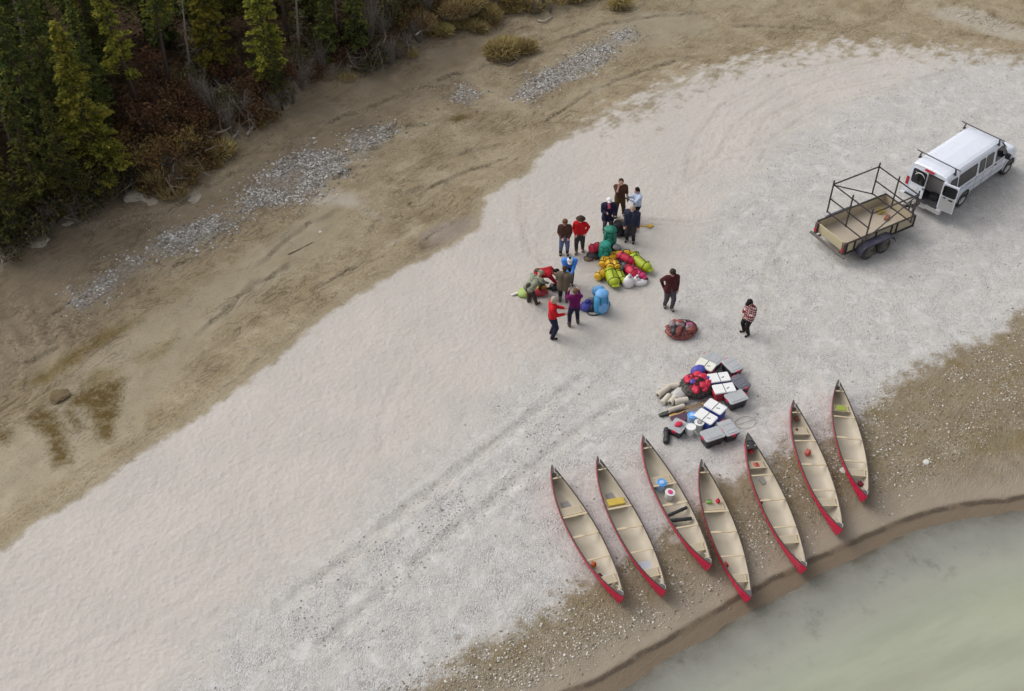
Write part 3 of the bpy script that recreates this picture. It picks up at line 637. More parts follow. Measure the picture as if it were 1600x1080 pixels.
def spruce_proto(h, rad, seed, bare=0.12, gap=0.0, dens=1.0, mat=None):
    r = np.random.default_rng(seed); tb = MB()
    lean = r.normal(0, 0.02, 2)
    top = np.array([lean[0] * h, lean[1] * h, h])
    tb.tube([(0, 0, -0.4), tuple(top * 0.35), tuple(top * 0.7), tuple(top)], [0.013 * h + 0.03, 0.010 * h + 0.02, 0.006 * h + 0.01, 0.008], 6)
    C, A, B, T = [], [], [], []
    z = bare * h
    while z < h * 0.985:
        f = (z - bare * h) / (h * (1 - bare))
        L0 = rad * ((1 - f) ** 0.8) * (0.55 + 0.45 * min(1, f * 6 + 0.3)) + 0.06
        clump = r.random()
        for k in range(int(r.integers(4, 7))):
            if r.random() < gap * (1 - f): continue
            az = r.uniform(0, 2 * PI); L = L0 * r.uniform(0.6, 1.18)
            droop = r.uniform(0.15, 0.5) * (1 - 0.7 * f)
            base = top * (z / h); d = np.array([math.cos(az), math.sin(az), 0.0])
            mid = base + d * L * 0.55 + np.array([0, 0, -droop * L * 0.45]); tip = base + d * L + np.array([0, 0, -droop * L * 0.62])
            if f < 0.8 and L > 0.25: tb.tube([tuple(base), tuple(mid), tuple(tip)], [0.016, 0.010, 0.004], 3, cap=False)
            ns = max(5, int(dens * L * 27)); s = np.sqrt(r.uniform(0.03, 1.05, ns))[:, None]
            p = base * (1 - s) ** 2 + 2 * mid * s * (1 - s) + tip * s ** 2
            perp = np.array([-d[1], d[0], 0.0]); wid = (0.34 * L * (1.15 - s) + 0.07)
            p = p + perp * r.uniform(-1, 1, (ns, 1)) * wid + r.normal(0, 0.03, (ns, 3))
            ax = unit(d * 0.8 + perp * r.normal(0, 0.7, (ns, 1)) + np.array([0, 0, 1.0]) * r.normal(-0.1, 0.35, (ns, 1))) * r.uniform(0.08, 0.17, (ns, 1))
            bx = unit(np.cross(ax, unit(r.normal(0, 0.5, (ns, 3)) + np.array([0, 0, 1.0])))) * r.uniform(0.035, 0.075, (ns, 1))
            C.append(p); A.append(ax); B.append(bx); T.append(np.clip(r.normal(0.25 + 0.4 * clump, 0.17, ns) + 0.12 * s[:, 0], 0, 1))
        z += r.uniform(0.13, 0.24) * (1.0 if f < 0.75 else 0.75)
    return tb, (np.concatenate(C), np.concatenate(A), np.concatenate(B), np.concatenate(T))

def poplar_proto(h, rad, seed):
    r = np.random.default_rng(seed); tb = MB(); tb.tube([(0, 0, -0.4), (0.05, 0, h * 0.5), (0, 0.05, h * 0.95)], [0.10, 0.06, 0.01], 6)
    C, A, B, T = [], [], [], []
    for k in range(95):
        f = 0.14 + 0.86 * k / 95; prof = math.sin(PI * min(1, 0.12 + 0.88 * f) ** 1.15) ** 0.8 * rad + 0.12
        az = k * 2.4 + r.normal(0, 0.4); q = r.uniform(0.3, 1.0) * prof
        c = np.array([math.cos(az) * q, math.sin(az) * q, f * h])
        tb.tube([(0, 0, f * h - q * 0.7), tuple(c)], [0.018, 0.005], 3, cap=False)
        n = int(r.integers(26, 46)); s = r.uniform(0.16, 0.34); p = c + r.normal(0, s * 0.55, (n, 3)) * np.array([1, 1, 0.8])
        nrm = unit(r.normal(0, 1, (n, 3)) + np.array([0, 0, 0.5])); a = unit(np.cross(nrm, r.normal(0, 1, (n, 3))))
        b = np.cross(nrm, a); sz = r.uniform(0.05, 0.095, (n, 1))
        C.append(p); A.append(a * sz); B.append(b * sz * 0.8); T.append(np.clip(r.normal(r.uniform(0.25, 0.75), 0.15, n), 0, 1))
    return tb, (np.concatenate(C), np.concatenate(A), np.concatenate(B), np.concatenate(T))

def make_tree(name, proto, mat, bark):
    root = bpy.data.objects.new(name, None); COL.objects.link(root); root.empty_display_size = 0.3
    tb, q = proto; tb.build('trunk', bark, root); link('crown', quads_mesh('crown', *q, mat), root)
    return root
GENERIC = 'dark green spruce among the packed spruces of the bank forest'
G_TREE = 'spruces packed in the forest on the bank'
protos = []
for i, (h, rd, bare, gap, dn) in enumerate([(9.5, 1.35, 0.10, 0.05, 1.0), (8.2, 1.15, 0.16, 0.15, 0.9), (10.6, 1.5, 0.14, 0.1, 1.0), (7.0, 0.95, 0.10, 0.1, 1.0), (9.0, 0.85, 0.38, 0.25, 0.9), (6.0, 1.1, 0.05, 0.0, 1.1)]):
    protos.append(make_tree('spruce_tree', spruce_proto(h, rd, 50 + i, bare, gap, dn), M_spruce, M_bark))
gold_protos = [make_tree('spruce_tree', spruce_proto(8.6, 1.25, 91, 0.08, 0.1, 1.25), M_golden, M_bark), make_tree('spruce_tree', spruce_proto(8.0, 0.95, 92, 0.3, 0.25, 1.1), M_golden, M_bark)]
pop = make_tree('spruce_tree', spruce_proto(8.2, 1.75, 93, 0.05, 0.05, 1.5), M_golden, M_bark)
used_first = set()
def plant(proto, x, y, s, rz, label, group=None, cat='tree', tilt=(0, 0), dz=0.0):
    o = proto if proto.name not in used_first else copy_tree(proto)
    used_first.add(proto.name)
    o.location = (x, y, gz(x, y) + dz); o.rotation_euler = (tilt[0], tilt[1], rz); k_ = 0.84 if cat == 'tree' else 1.0; o.scale = (s * k_, s * k_, s * random.uniform(0.95, 1.08))
    tag(o, label, cat, group); return o
# the trees one can single out along the edge of the forest, by where they stand
EDGE = [(pop, 158, 268, 0.97, 'bushy broad golden green spruce at the forest edge above the pale clods'), (protos[5], 68, 330, 1.05, 'low dark spruce crowding the muddy bank below the bushy golden spruce'),
        (gold_protos[1], 222, 182, 1.0, 'golden green spruce with a bare pale lower trunk showing'), (gold_protos[0], 422, 132, 0.92, 'golden spruce with a rust brown shrub at its foot, near the fallen grey tree'),
        (protos[1], 438, 150, 0.52, 'small slim spruce close to the bank lip, beside the golden spruce'), (gold_protos[0], 338, 118, 0.95, 'yellow green spruce behind the fallen grey tree'),
        (protos[3], 24, 372, 1.0, 'dark spruce leaning over the bank where the forest meets the frame edge'), (protos[1], 118, 318, 0.7, 'short dark spruce between the bushy golden spruce and the mud'),
        (protos[4], 268, 148, 0.9, 'thin dark spruce behind the bare lower trunk'), (gold_protos[1], 605, 48, 0.75, 'thin yellowish spruce at the end of the forest by the grassy bank'),
        (protos[3], 560, 72, 0.85, 'dark spruce above the rust shrubs near the end of the forest'), (protos[5], 510, 82, 0.7, 'squat dark spruce over the roots of the eroded bank')]
for p, px, py, s, lab in EDGE:
    q = on(px, py); plant(p, q.x, q.y, s, random.uniform(0, 6), lab, None, tilt=(random.uniform(-.03, .03), random.uniform(-.03, .03)))
placed = [on(e[1], e[2]).xy for e in EDGE]
dead_p = []
for k_ in range(3):
    b = MB(); r_ = random.Random(300 + k_); h_ = 6.0 + k_; b.tube([(0, 0, -.3), (.05, .02, h_ * .5), (.02, .1, h_)], [.10, .06, .012], 6)
    o_ = bpy.data.objects.new('dead_tree', None); COL.objects.link(o_); b.build('trunk', M_grey_twig, o_); b = MB()
    for j in range(46):
        z_ = r_.uniform(.2, .97) * h_; a_ = r_.uniform(0, 6.28); L_ = (1 - z_ / h_ * .75) * r_.uniform(.5, 1.1); e_ = Vector((math.cos(a_) * L_, math.sin(a_) * L_, z_ - L_ * .25)); b.tube([(0.03, .03, z_), e_], [.016, .004], 3, cap=False)
        for q_ in range(3): s_ = Vector((0.03, .03, z_)).lerp(e_, r_.uniform(.3, .9)); b.tube([s_, s_ + Vector((r_.uniform(-.25, .25), r_.uniform(-.25, .25), r_.uniform(-.2, .1)))], [.007, .003], 3, cap=False)
    b.build('crown', M_grey_twig, o_); dead_p.append(o_)  # this crown is only the dead tree's bare branches
for px, py, s_, lab in [(62, 168, .95, 'dead grey leaning spruce between dark spruces near the frame edge'), (300, 130, .8, 'dead grey spruce snag behind the fallen tree'), (468, 96, .7, 'thin dead snag near the bank behind the small slim spruce'), (612, 30, .6, 'dead snag beside the thin yellowish spruce'), (528, 66, .7, 'dead grey snag among the rust shrubs above the eroded bank'), (30, 260, .8, 'dead grey snag low at the frame edge among dark spruces')]:
    q_ = on(px, py); plant(random.choice(dead_p), q_.x, q_.y, s_, random.uniform(0, 6), lab, None, 'dead tree', (random.uniform(-.12, .12), random.uniform(-.12, .12)))
cnt = 0; tries = 0
while cnt < 165 and tries < 9000:
    tries += 1
    x = random.uniform(-33, 2); y = random.uniform(34, 78)
    dd = float(sdist(np.array([x]), np.array([y]), bank_w)[0])
    if dd < 1.7 or dd > 24: continue
    if x > -6 and dd < 6: continue
    if dd < 4.5 and abs(x + 13.5) < 2.6: continue          # the shrubby gap with the fallen tree
    if any((x - a[0]) ** 2 + (y - a[1]) ** 2 < (1.2 if dd < 10 else 1.7) ** 2 for a in placed): continue
    placed.append(Vector((x, y))); cnt += 1
    if random.random() < 0.2: plant(random.choice(gold_protos), x, y, random.uniform(0.6, 1.0), random.uniform(0, 6), 'golden green spruce among the packed dark spruces of the forest', 'golden spruces among the dark ones', tilt=(random.uniform(-.04, .04), random.uniform(-.04, .04)))
    else: plant(random.choice(protos), x, y, random.uniform(0.65, 1.08), random.uniform(0, 6), GENERIC, G_TREE, tilt=(random.uniform(-.04, .04), random.uniform(-.04, .04)))

# shrubs, bare willows, grass tussocks
def shrub_proto(name, rad, h, seed, mat, n_clump=26, twig=None):
    r = np.random.default_rng(seed); sb = MB(); C, A, B, T = [], [], [], []
    for k in range(n_clump):
        az = r.uniform(0, 2 * PI); q = math.sqrt(r.random()) * rad; zz = h * r.uniform(0.35, 1.0) * (1 - 0.45 * (q / rad) ** 2)
        c = np.array([q * math.cos(az), q * math.sin(az), zz])
        sb.tube([(c[0] * 0.15, c[1] * 0.15, -0.1), tuple(c * np.array([0.6, 0.6, 0.55])), tuple(c * 1.05)], [0.014, 0.009, 0.003], 3, cap=False)
        n = int(r.integers(14, 26)); p = c + r.normal(0, 0.16, (n, 3)); nrm = unit(r.normal(0, 1, (n, 3)) + np.array([0, 0, 0.7]))
        a = unit(np.cross(nrm, r.normal(0, 1, (n, 3)))); b = np.cross(nrm, a); sz = r.uniform(0.035, 0.08, (n, 1))
        C.append(p); A.append(a * sz * 1.3); B.append(b * sz * 0.7); T.append(np.clip(r.normal(r.uniform(0.2, 0.8), 0.16, n), 0, 1))
    root = bpy.data.objects.new(name, None); COL.objects.link(root)
    sb.build('stem', twig or M_grey_twig, root); link('foliage', quads_mesh('foliage', *map(np.concatenate, (C, A, B, T)), mat), root); return root
def bare_proto(seed, h=1.8, n=30, spread=0.5):
    r = random.Random(seed); b = MB()
    for k in range(n):
        az = r.uniform(0, 6.28); q = r.uniform(0.1, spread); L = h * r.uniform(0.5, 1.0)
        x, y = math.cos(az), math.sin(az); p1 = (x * q * .5, y * q * .5, L * .5); p2 = (x * q * 1.3, y * q * 1.3, L)
        b.tube([(x * .06, y * .06, -0.1), p1, p2], [0.014, 0.010, 0.004], 3, cap=False)
        for j in range(4):
            f = r.uniform(0.35, 0.9); s = Vector((x * .06, y * .06, 0)).lerp(Vector(p2), f)
            b.tube([s, s + Vector((r.uniform(-.3, .3), r.uniform(-.3, .3), r.uniform(.1, .35)))], [0.006, 0.003], 3, cap=False)
    root = bpy.data.objects.new('bare_shrub', None); COL.objects.link(root); b.build('stem', M_grey_twig, root); return root
def tussock_proto(seed, rad=0.4, h=0.5, n=420, mat=None):
    r = np.random.default_rng(seed); az = r.uniform(0, 2 * PI, n); q = np.sqrt(r.random(n)) * rad
    base = np.stack([q * np.cos(az), q * np.sin(az), np.full(n, 0.0) + 0.25 * rad * (1 - (q / rad) ** 2)], 1)
    d = unit(np.stack([np.cos(az) * q / rad * 0.9, np.sin(az) * q / rad * 0.9, np.full(n, 1.0)], 1) + r.normal(0, 0.25, (n, 3))) * (h * r.uniform(0.5, 1.0, (n, 1)))
    side = unit(np.cross(d, r.normal(0, 1, (n, 3)))) * 0.018
    return link('grass_tussock', quads_mesh('grass_tussock', base + d * 0.5, d * 0.5, side, r.normal(0.5, 0.22, n), mat or M_straw))
red_p = [shrub_proto('shrub', 0.75, 0.9, 201, M_red), shrub_proto('shrub', 0.6, 1.2, 202, M_red)]
ora_p = [shrub_proto('shrub', 0.7, 0.7, 203, M_orange), shrub_proto('shrub', 0.9, 0.8, 204, M_orange)]
oli_p = [shrub_proto('shrub', 0.8, 1.1, 205, M_olive, 30), shrub_proto('shrub', 0.6, 1.4, 206, M_olive, 30)]
bar_p = [bare_proto(211), bare_proto(212, 2.3, 36, 0.7), bare_proto(213, 1.3, 26, 0.6)]
tus_p = [tussock_proto(221), tussock_proto(222, 0.55, 0.4), tussock_proto(223, 0.3, 0.35)]
def put(ps, px, py, s, label, group, cat='shrub', tilt=None):
    q = on(px, py); return plant(random.choice(ps), q.x, q.y, s, random.uniform(0, 6), label, group, cat, tilt or (random.uniform(-.1, .1), random.uniform(-.1, .1)))
L_red = ('rust red shrub in the undergrowth at the forest edge', 'rust red shrubs at the forest edge')
L_ora = ('amber brown low shrub along the top of the bank', 'amber shrubs along the bank')
L_oli = ('olive leaved shrub in shade under the spruces', 'olive shrubs under the spruces')
L_bar = ('leafless grey willow shrub at the bank lip', 'leafless willows at the bank lip')
L_tus = ('tuft of straw yellow grass on the bank', 'straw grass tufts on the bank')
for px, py, s in [(205, 190, 1.0), (232, 205, 1.1), (262, 190, 0.9), (300, 185, 1.1), (288, 160, 1.0), (262, 155, 1.1), (318, 190, 0.9), (400, 140, 0.9), (398, 168, 0.9), (382, 150, .8), (432, 118, .8), (520, 60, 1.1), (540, 45, 1.2), (530, 85, .8), (490, 100, .7), (215, 165, .9), (340, 130, .9), (370, 128, 1.0), (455, 120, .8), (560, 70, .8), (245, 120, 1.1), (600, 30, 1), (580, 12, 1), (270, 220, .7)]: put(red_p, px, py, s, *L_red)
for px, py, s in [(190, 240, 0.9), (225, 255, 1.0), (262, 262, 1.0), (282, 232, 1.0), (240, 272, 0.9), (290, 270, .8), (205, 215, .9), (408, 178, .8), (330, 220, .8), (312, 240, .9), (560, 96, .6), (640, 40, .8), (700, 12, .9), (665, 22, .9), (735, 3, .9), (620, 60, .6), (300, 205, .8), (252, 240, .9), (415, 160, .7), (685, 8, .9), (720, -4, 1), (755, -10, 1), (800, -14, 1.1), (640, 26, .9), (840, -16, 1)]: put(ora_p, px, py, s, *L_ora)
for px, py, s in [(40, 350, 1.0), (90, 325, 1.1), (130, 312, 1.0), (160, 285, 1.0), (200, 275, .8), (62, 300, 1.1), (20, 330, 1.2), (115, 285, 1.1), (350, 170, .9), (465, 105, .8), (590, 70, .8), (610, 40, 1.0), (640, 20, 1.0), (300, 140, 1), (10, 375, .8), (170, 262, .9), (545, 60, .9), (500, 75, 1), (575, 85, .8), (560, 40, 1), (320, 100, 1), (400, 95, 1), (480, 60, 1.1)]: put(oli_p, px, py, s, *L_oli)
for px, py, s in [(30, 380, .8), (75, 345, .9), (185, 282, .9), (150, 300, .8), (320, 165, 1.0), (335, 180, 1.0), (355, 190, 1.0), (428, 155, .9), (445, 148, .8), (425, 175, .7), (470, 120, .8), (560, 90, .8), (590, 80, .9), (612, 78, .8), (625, 65, .8), (640, 60, .7), (500, 92, .8), (380, 170, .9), (580, 60, 1.1), (655, 48, .7), (860, 20, .6), (600, 55, 1.0), (110, 320, .9), (270, 270, .7), (455, 140, .6), (690, 26, .7), (730, 8, .8), (770, -2, .8), (815, -6, .8), (670, 18, .8), (850, 12, .5), (835, 24, .5)]: put(bar_p, px, py, s, *L_bar)
for px, py, s in [(250, 285, 1.0), (270, 290, 1.1), (285, 280, 1.0), (335, 225, 1.1), (345, 232, 1.0), (330, 238, .9), (410, 185, .9), (402, 178, 1.0), (705, 32, .9), (690, 38, .9), (720, 20, 1.0), (735, 15, 1.1), (755, 10, 1.2), (775, 6, 1.2), (800, 5, 1.2), (820, 10, 1.0), (745, 2, 1.2), (680, 30, 1.0), (660, 42, .8), (845, 8, 1.0), (815, 0, 1.2), (780, 18, .9), (300, 262, .9), (215, 275, .8), (230, 282, .9), (280, 255, 1), (560, 100, .6), (540, 100, .6), (870, 5, .9), (790, -8, 1.2), (900, 2, .8), (310, 250, 1), (710, 8, 1.1), (760, -4, 1.1), (690, 15, 1), (850, -6, 1.1), (650, 30, 1), (725, 26, 1.1), (760, 18, 1.1), (802, 14, 1.1), (832, 2, 1.2), (865, -4, 1.2), (890, -8, 1.2), (715, 45, .7), (640, 62, .7), (770, 40, .7), (930, -6, 1), (670, 44, .8)]: put(tus_p, px, py, s, *L_tus, 'grass')

# sod hummocks with grass that broke from the bank
M_sod = M('sod_soil', (0.15, 0.112, 0.065), 0.95, var=0.35, scale=7, bump=0.8, bscale=14, spec=0.1)
def hummock(px, py, rx, ry, h, label, n=900):
    q = on(px, py); root = empty('sod_hummock', label, 'sod', q, random.uniform(0, 3), 'sod hummocks')
    b = MB()
    for k, (ox, oy, sc) in enumerate(((0, 0, 1), (.45, .2, .62), (-.5, -.1, .6), (.1, -.55, .5))): b.ell((ox * rx, oy * ry, h * 0.05), (rx * sc, ry * sc, h * (.6 + .4 * sc)), 16, 9, jit=0.12, seed=int(px) + k)
    b.v = [tuple(Vector(v) + h * .28 * Vector((mnoise.noise(Vector(v) * 3), mnoise.noise(Vector(v) * 3 + Vector((7, 0, 0))), mnoise.noise(Vector(v) * 4 + Vector((0, 7, 0)))))) for v in b.v]
    b.build('soil', M_sod, root)
    r = np.random.default_rng(int(px)); az = r.uniform(0, 2 * PI, n); s = np.sqrt(r.random(n))
    base = np.stack([rx * s * np.cos(az) * .95, ry * s * np.sin(az) * .95, h * 0.15 + h * np.sqrt(np.clip(1 - s ** 2, 0.02, 1)) * 0.93], 1)
    d = unit(np.stack([np.cos(az) * s * 1.1, np.sin(az) * s * 1.1, np.full(n, .7)], 1) + r.normal(0, .5, (n, 3))) * r.uniform(.18, .55, (n, 1))
    link('grass', quads_mesh('grass', base + d * .45, d * .5, unit(np.cross(d, r.normal(0, 1, (n, 3)))) * .021, r.normal(.5, .22, n), M_straw), root)
hummock(788, 84, 1.0, 0.75, 0.42, 'large grassy clod of sod standing alone on the mud below the bank', 1500)
hummock(766, 30, 0.6, 0.45, 0.4, 'small straw topped sod clod just under the grassy bank')
hummock(352, 242, 0.5, 0.4, 0.35, 'sod clod with dark roots hanging at the forest corner', 500)
for _k, (_x, _y, _a, _b, _h) in enumerate([(712, 22, .8, .5, .35), (738, 8, .9, .6, .4), (795, 2, 1.0, .6, .45), (826, 12, .7, .5, .4), (690, 52, .5, .35, .25), (742, 46, .6, .3, .2), (850, -8, .8, .6, .4), (660, 40, .6, .5, .3), (900, -4, .7, .5, .35), (820, 80, .4, .5, .3)]):
    hummock(_x, _y, _a, _b, _h, ['straw grass sod clod where the forest edge meets the grassy bank', 'straw grass sod lump at the top of the bank above the small clod', 'wide straw grass sod lump hanging over the bank at the top edge', 'straw grass sod lump above the bleached forked branch', 'little sod lump at the bank corner by the pale snag', 'thin strip of sod with grass on the mud above the large clod', 'sod lump half cut by the top edge beside the forked branch', 'grassy sod lump under the last shrubs of the forest', 'sod lump at the top edge above the strip of cobbles', 'dark sod lump joined to the outer side of the large clod'][_k], 800)
hummock(702, 40, 0.5, 0.35, 0.25, 'low grassy sod lump at the near side of the grassy bank', 500)
hummock(968, 12, 0.55, 0.4, 0.4, 'sod clod with a dark hollow at the top edge of the mud', 400)

# fallen wood
def log(name, pts, r0, r1, mat, label, lift=0.05, branches=0, seed=0):
    P_ = [on(*p) for p in pts]; o = P_[0].copy(); rr = random.Random(seed)
    b = MB(); q = [(p - o) + Vector((0, 0, lift + (0 if len(pp) < 3 else 0))) for p, pp in zip(P_, pts)]
    rs = [r0 + (r1 - r0) * i / (len(q) - 1) for i in range(len(q))]; b.tube(q, rs, 7)
    root = empty(name, label, 'log' if 'tree' not in name else 'fallen tree', o)
    b.build('trunk' if branches else 'wood', mat, root)
    if branches:
        bb = MB(); d = (q[-1] - q[0]).normalized(); side = d.cross(Vector((0, 0, 1))).normalized()
        for k in range(branches):
            f = rr.uniform(0.25, 1.0); s = q[0].lerp(q[-1], f); L = rr.uniform(0.35, 1.0) * (1.15 - f * 0.6)
            e = s + (d * rr.uniform(.3, .9) + side * rr.choice((-1, 1)) * rr.uniform(.4, 1) + Vector((0, 0, rr.uniform(-.05, .7)))) * L
            bb.tube([s, s.lerp(e, .5) + Vector((0, 0, .06)), e], [.018, .011, .004], 3, cap=False)
            for j in range(3):
                s2 = s.lerp(e, rr.uniform(.3, .9)); bb.tube([s2, s2 + Vector((rr.uniform(-.3, .3), rr.uniform(-.3, .3), rr.uniform(-.05, .25)))], [.007, .003], 3, cap=False)
        bb.build('branch', M_grey_twig, root)
log('fallen_tree', [(388, 197), (366, 168), (340, 138), (300, 100)], .085, .025, M_grey_twig, 'fallen grey bare tree lying back into the forest from the bank lip', .35, 60, 3)
log('fallen_tree', [(396, 192), (372, 160), (350, 128)], .06, .02, M_grey_twig, 'second thinner dead tree lying beside the fallen grey one', .3, 40, 5)
log('driftwood_log', [(386, 213), (394, 203), (399, 190)], .075, .05, M_drift, 'bleached curved driftwood log at the foot of the fallen tree', .07)
log('driftwood_log', [(364, 217), (370, 211), (374, 205)], .06, .04, M_drift, 'short bleached stub of wood beside the curved driftwood log', .06)
log('driftwood_log', [(340, 210), (352, 206), (362, 200)], .05, .03, M_drift_d, 'grey brown broken branch on the bank beside the bleached stub', .06)
log('driftwood_log', [(240, 232), (256, 236), (268, 240)], .06, .04, M_drift_d, 'weathered log among amber shrubs on the forest bank', .06)
log('driftwood_log', [(506, 118), (510, 112), (512, 108)], .04, .03, M_drift, 'small bleached stump end poking from the dark bank lip', .05)
log('driftwood_log', [(840, 34), (850, 36), (862, 28)], .05, .03, M_drift, 'bleached forked branch under the grassy top of the bank', .08)
log('driftwood_log', [(780, 98), (796, 104), (812, 92), (824, 74)], .04, .02, M_drift_d, 'crooked root lying along the foot of the large sod clod', .05)
log('driftwood_log', [(450, 398), (468, 390), (489, 379)], .022, .012, M_drift_d, 'thin dark stick lying alone on the bare mud', .02)
log('driftwood_log', [(370, 541), (395, 543), (414, 550)], .012, .008, M_drift, 'pale thin stick on the mud near the sand edge', .015)
log('driftwood_log', [(600, 76), (604, 66), (600, 52)], .04, .02, M_drift_d, 'upright broken stub under the thin yellowish spruce', .3)
log('driftwood_log', [(650, 58), (660, 50), (672, 44)], .035, .02, M_drift, 'pale snag at the bank corner near the grassy lump', .12)
# roots hanging from the eroded lip
rr = random.Random(5); rb = MB()
for px, py in [(20, 392), (95, 345), (140, 312), (190, 292), (255, 300), (272, 303), (300, 275), (340, 245), (352, 236), (378, 210), (440, 162), (455, 152), (480, 125), (530, 110), (560, 100), (590, 92), (615, 88), (640, 80), (655, 66), (25, 385), (110, 335), (170, 294), (410, 190), (425, 175)]:
    p = on(px, py)
    for k in range(9):
        a = p + Vector((rr.uniform(-.5, .5), rr.uniform(-.1, .5), 0)); a.z = gz(a.x, a.y) + .05
        b_ = a + Vector((rr.uniform(-.4, .4), rr.uniform(-.6, -.1), 0)); b_.z = gz(b_.x, b_.y) + rr.uniform(.0, .2)
        rb.tube([a, a.lerp(b_, .5) + Vector((0, 0, .12)), b_], [.016, .012, .005], 3, cap=False)
for k in range(260):
    j_ = RNG.integers(0, len(BANK_PX) - 8); a0 = np.array(BANK_PX[2 + j_ % 20]); a1 = np.array(BANK_PX[3 + j_ % 20]); q_ = a0 + (a1 - a0) * RNG.random()
    if not (-40 < q_[0] < 900): continue
    p = on(float(q_[0]) + RNG.normal(0, 8), float(q_[1]) - abs(RNG.normal(0, 26)) + 4); L_ = rr.uniform(.4, 1.5); az_ = rr.uniform(0, 6.28)
    e_ = p + Vector((math.cos(az_) * L_, math.sin(az_) * L_, 0)); e_.z = gz(e_.x, e_.y) + rr.uniform(.05, .5); p.z += .05
    rb.tube([p, p.lerp(e_, .5) + Vector((rr.uniform(-.1, .1), rr.uniform(-.1, .1), .08)), e_], [.022, .015, .006], 3, cap=False)
kind(rb.build('root_tangle', M_drift_d), 'stuff')
# litter and low undergrowth of the forest floor
n = 26000; q = RNG.uniform((-33, 33), (6, 70), (n * 3, 2)); dd = sdist(q[:, 0], q[:, 1], bank_w) + 0.5 * vnoise(q[:, 0], q[:, 1], 0.9, 7)
q = q[(dd > 0.1) & (RNG.random(len(q)) < np.where(dd < 9, 1.0, 0.35))][:n]; n = len(q)
zz = gz_np(q[:, 0], q[:, 1]); tone = np.clip(0.45 + 0.35 * vnoise(q[:, 0], q[:, 1], 0.6, 21) + RNG.normal(0, .15, n), 0, 1)
nrm = unit(RNG.normal(0, .6, (n, 3)) + np.array([0, 0, 1.0])); a = unit(np.cross(nrm, RNG.normal(0, 1, (n, 3)))); b = np.cross(nrm, a); sz = RNG.uniform(.04, .12, (n, 1))
kind(link('undergrowth', quads_mesh('undergrowth', np.stack([q[:, 0], q[:, 1], zz + RNG.random(n) ** 2 * .35], 1), a * sz, b * sz * .6, tone, M_litter)), 'stuff')
# pale clay boulders and clods at the foot of the bank
M_clay = M('pale_clay', (0.34, 0.295, 0.235), 0.95, var=0.3, scale=4, bump=1.0, bscale=7, spec=0.15)
M_rock = M('white_rock', (0.55, 0.53, 0.50), 0.85, var=0.2, scale=3, bump=0.5, bscale=10, spec=0.2)
def boulder(px, py, r, mat, label, squash=.32):
    p = on(px, py); bm = bmesh.new(); bmesh.ops.create_icosphere(bm, subdivisions=3, radius=1)
    for v in bm.verts:
        k = 1 + .42 * mnoise.noise(v.co * 1.3 + Vector((px, py, 0))) + .22 * mnoise.noise(v.co * 3.5 + Vector((py, px, 0)))
        v.co = Vector((v.co.x * r * k * 1.2, v.co.y * r * k, v.co.z * r * k * squash))
    me = bpy.data.meshes.new('boulder'); bm.to_mesh(me); bm.free(); me.materials.append(mat)
    o = link('boulder', me, None, p, (0, 0, random.uniform(0, 6))); return tag(o, label, 'rock')
for px, py, r, m_, lab in [(215, 306, .48, M_clay, 'largest pale clay clod below the dark trees'), (238, 316, .22, M_clay, 'smaller clay clod beside the largest pale one'), (304, 310, .30, M_clay, 'flat pale clay clod alone on the mud past the forest corner'), (281, 300, .11, M_rock, 'small white rock at the dark forest corner'), (58, 378, .40, M_clay, 'pale clay slab fallen from the bank near the frame edge'), (14, 398, .42, M_clay, 'clay slab at the bank foot by the frame edge'), (105, 348, .2, M_clay, 'brown clay lump at the foot of the low dark spruce'),
                       (92, 620, .30, M_sod, 'dark rounded clod standing in the shallow wet channel'), (500, 362, .06, M_rock, 'tiny white stone alone on the bare mud'), (1447, 722, .10, M_rock, 'pale round stone alone on the smooth mud past the last canoe'), (640, 318, .09, M_sod, 'small dark lump of earth alone on the bare mud'), (1318, 735, .12, M_rock, 'white stone beside the last canoe')]:
    boulder(px, py, r, m_, lab)
# ------------------------------------------------------------------ passenger van
M_white = M('white_car_paint', (0.66, 0.69, 0.765), 0.28, var=0.02, scale=1.3, dirt=0.10, coat=0.4)
M_glass = M('tinted_glass', (0.012, 0.014, 0.016), 0.08, var=0.2, scale=1.5, spec=0.6)
M_rubber = M('black_rubber', (0.022, 0.022, 0.023), 0.75, var=0.2, dirt=0.25)
M_tyre = M('dusty_tyre', (0.045, 0.042, 0.040), 0.9, var=0.3, dirt=0.55, bump=0.4)
M_chrome = M('brushed_chrome', (0.85, 0.85, 0.85), 0.42, 0.85, var=0.06)
M_rim = M('silver_rim', (0.58, 0.58, 0.59), 0.4, 0.6, var=0.1, dirt=0.2)
M_rimd = M('dusty_dark_rim', (0.13, 0.115, 0.10), 0.7, 0.2, var=0.3, dirt=0.4)
M_redlens = M('red_lens', (0.42, 0.012, 0.03), 0.2, var=0.1)
M_dark = M('dark_plastic', (0.028, 0.028, 0.030), 0.55, var=0.2)
M_carpet = M('dark_carpet', (0.05, 0.05, 0.055), 0.95, var=0.2, bump=0.4)
M_seat = M('grey_seat_cloth', (0.46, 0.42, 0.41), 0.9, var=0.1, bump=0.3)
M_trim = M('grey_door_trim', (0.40, 0.39, 0.385), 0.75, var=0.05)
M_stripe = M('blue_decal', (0.20, 0.28, 0.62), 0.4, var=0.1)
M_decal = M('white_decal', (0.75, 0.75, 0.75), 0.5, var=0.05)

